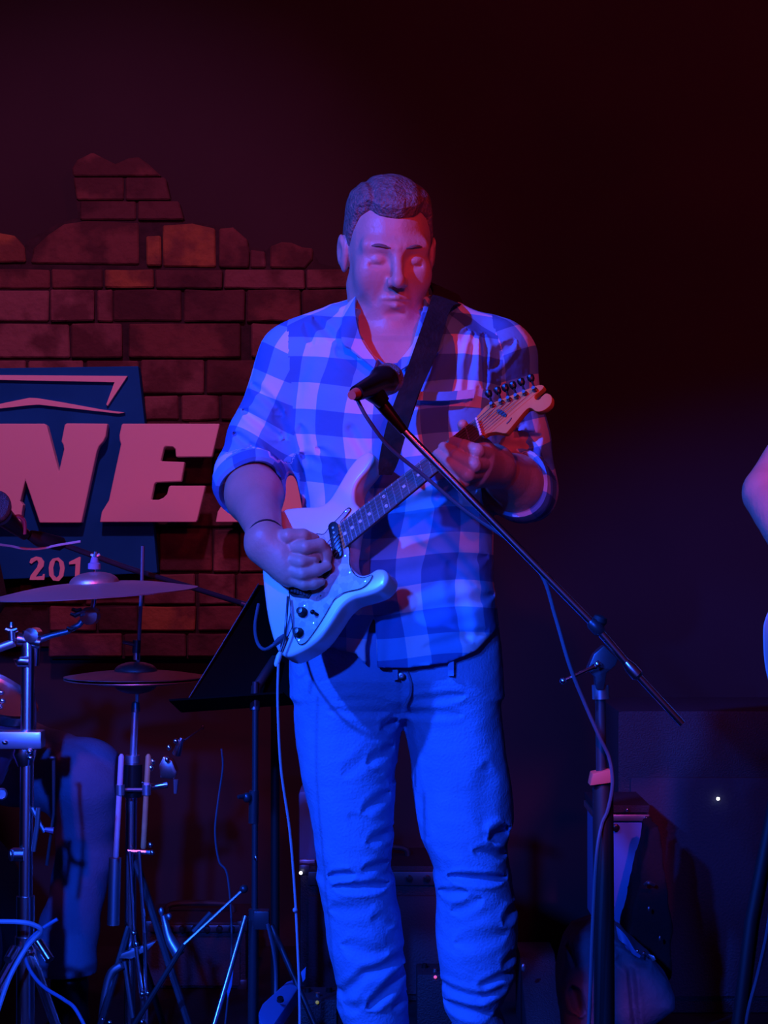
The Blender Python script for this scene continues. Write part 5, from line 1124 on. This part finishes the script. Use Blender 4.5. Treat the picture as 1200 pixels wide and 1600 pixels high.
MB().box(Vector((P(972, 0, 4.3).x, 4.31, P(0, 1452, 4.3).z/2)), (0.12, 0.2, P(0, 1452, 4.3).z)).build('stand_box', M['tolex'], kc, bevel=0.006)
# leaning gig bag
gb = thing('gig_bag', fz(1020, 4.0), 'black gig bag leaning against the upright blue-lit case', 'bag')
g = Grid((P(960, 0, 4).x, 3.86, 0.0), (P(1060, 0, 4).x, 4.16, 0.66), 0.006)
g.op(lambda x, y, z: np.maximum(sd_poly(x[:, 0, :], z[0, 0, :][None, :], [(P(a, 0, 4.02).x, P(0, b, 4.02).z) for a, b in ((1014, 1292), (1022, 1288), (1036, 1390), (1042, 1440), (1043, 1480), (1020, 1600), (985, 1600), (978, 1470), (985, 1420))])[:, None, :], np.abs(y-4.03)-0.06), (-9, -9, -9), (9, 9, 9))
sl, x, y, z = g.reg(g.lo, g.lo+g.n*g.h); g.d += (0.006*wobble(x, y, z, 40, 51)-0.004).astype(np.float32)
pmesh(g, 'bag_body', M['black_cloth'], gb)
MB().curve(q((1008, 1382, 3.94), (1014, 1379, 3.93), (1022, 1383, 3.94)), 0.004, 6).build('grab_loop', M['satin'], gb)
for p in ((1014, 1420), (1031, 1466)): MB().ball(P(*p, 3.93), (0.003, 0.003, 0.006), 8).build('zip_pull', M['satin'], gb)
# soft backpack
bg = thing('backpack', fz(965, 3.7), 'slumped blue-lit backpack on the floor behind the taped microphone stand', 'bag')
g = Grid((P(862, 0, 3.7).x, 3.5, 0.0), (P(1068, 0, 3.7).x, 3.92, 0.45), 0.005)
pl = [(P(a, 0, 3.7).x, P(0, b, 3.7).z) for a, b in ((884, 1470), (898, 1450), (930, 1440), (965, 1446), (985, 1466), (1010, 1490), (1036, 1520), (1048, 1552), (1048, 1568), (1030, 1580), (1000, 1600), (1000, 1700), (895, 1730), (880, 1610), (874, 1560), (872, 1520))]
g.op(lambda x, y, z: np.sqrt(np.maximum(sd_poly(x[:, 0, :], z[0, 0, :][None, :], pl)[:, None, :]+0.05, 0)**2+np.maximum(np.abs(y-3.71)-0.06, 0)**2)-0.05, (-9, -9, -9), (9, 9, 9))
sl, x, y, z = g.reg(g.lo, g.lo+g.n*g.h)
cc = creases(x[:, :, 0], z[0, :, :].reshape(1, -1), 3.62, [([(966, 1496), (984, 1512), (988, 1560), (992, 1600)], .010, 5), ([(890, 1475), (898, 1510)], .008, 4), ([(895, 1540), (905, 1580)], .016, 8), ([(962, 1480), (985, 1500), (1010, 1505)], .008, 5)])[:, None, :]
g.d += (cc*(y < 3.7)+0.006*wobble(x, y, z, 26, 61)+0.002*wobble(x, y, z, 80, 62)).astype(np.float32)
pmesh(g, 'bag_body', M['bag'], bg)
MB().ribbon(q((962, 1446, 3.60), (976, 1462, 3.60), (990, 1482, 3.60), (1000, 1492, 3.61)), q((968, 1466, 3.60), (978, 1478, 3.59), (986, 1488, 3.60), (998, 1496, 3.61)), 0.006).build('strap', M['case_blue'], bg)
for p in ((996, 1486), (1006, 1489)): MB().ball(P(*p, 3.60), 0.004, 8).build('zip_pull', M['chrome'], bg)
MB().slab(q((1012, 1490, 3.61), (1022, 1494, 3.61), (1025, 1500, 3.61), (1020, 1502, 3.61)), (0, 0.01, 0)).build('buckle', M['satin'], bg, bevel=0.001)
# stage bits and pieces with pilot lamps
def stomp(px, py, D, lab, lm, m_='tolex'):
    t = thing('stomp_box', P(px, py+20, D), lab, 'pedal'); c = P(px, py, D)
    MB().box((c.x, D+0.05, c.z/2), (0.09, 0.12, max(0.04, c.z))).build('housing', M[m_], t, bevel=0.006)
    MB().ball((c.x, D-0.012, c.z-0.006), 0.0042, 10).build('indicator', M[lm], t)
    for s in (-1, 1): MB().lathe([(0.001, 0), (0.008, 0), (0.007, 0.01), (0.001, 0.01)], (c.x+s*0.025, D+0.06, max(0.04, c.z)), (0, 0, 1), 12).build('knob', M['black_plastic'], t)
    MB().lathe([(0.001, 0), (0.006, 0), (0.006, 0.008), (0.001, 0.009)], (c.x, D+0.02, max(0.04, c.z)), (0, 0, 1), 12).build('footswitch', M['chrome'], t)
stomp(680, 1521, 4.4, 'small black box with a pink pilot lamp on the floor between the guitarist\'s shins', 'lamp_pink')
stomp(496, 1560, 4.1, 'small black box with an olive pilot lamp on the floor left of the guitarist\'s shin', 'lamp_olive')
mn = thing('stage_monitor', fz(840, 4.3), 'dark wedge monitor on the floor right of the guitarist\'s calf', 'speaker')
a = P(815, 1500, 4.3); b = P(872, 1500, 4.3)
MB().slab([Vector((a.x, 4.15, 0)), Vector((a.x, 4.5, 0)), Vector((a.x, 4.5, a.z)), Vector((a.x, 4.38, a.z)), Vector((a.x, 4.15, 0.06))], (b.x-a.x, 0, 0)).build('cabinet', M['tolex'], mn, bevel=0.006)
MB().ball(P(818, 1512, 4.24), (0.006, 0.004, 0.010), 8).build('handle', M['satin'], mn)
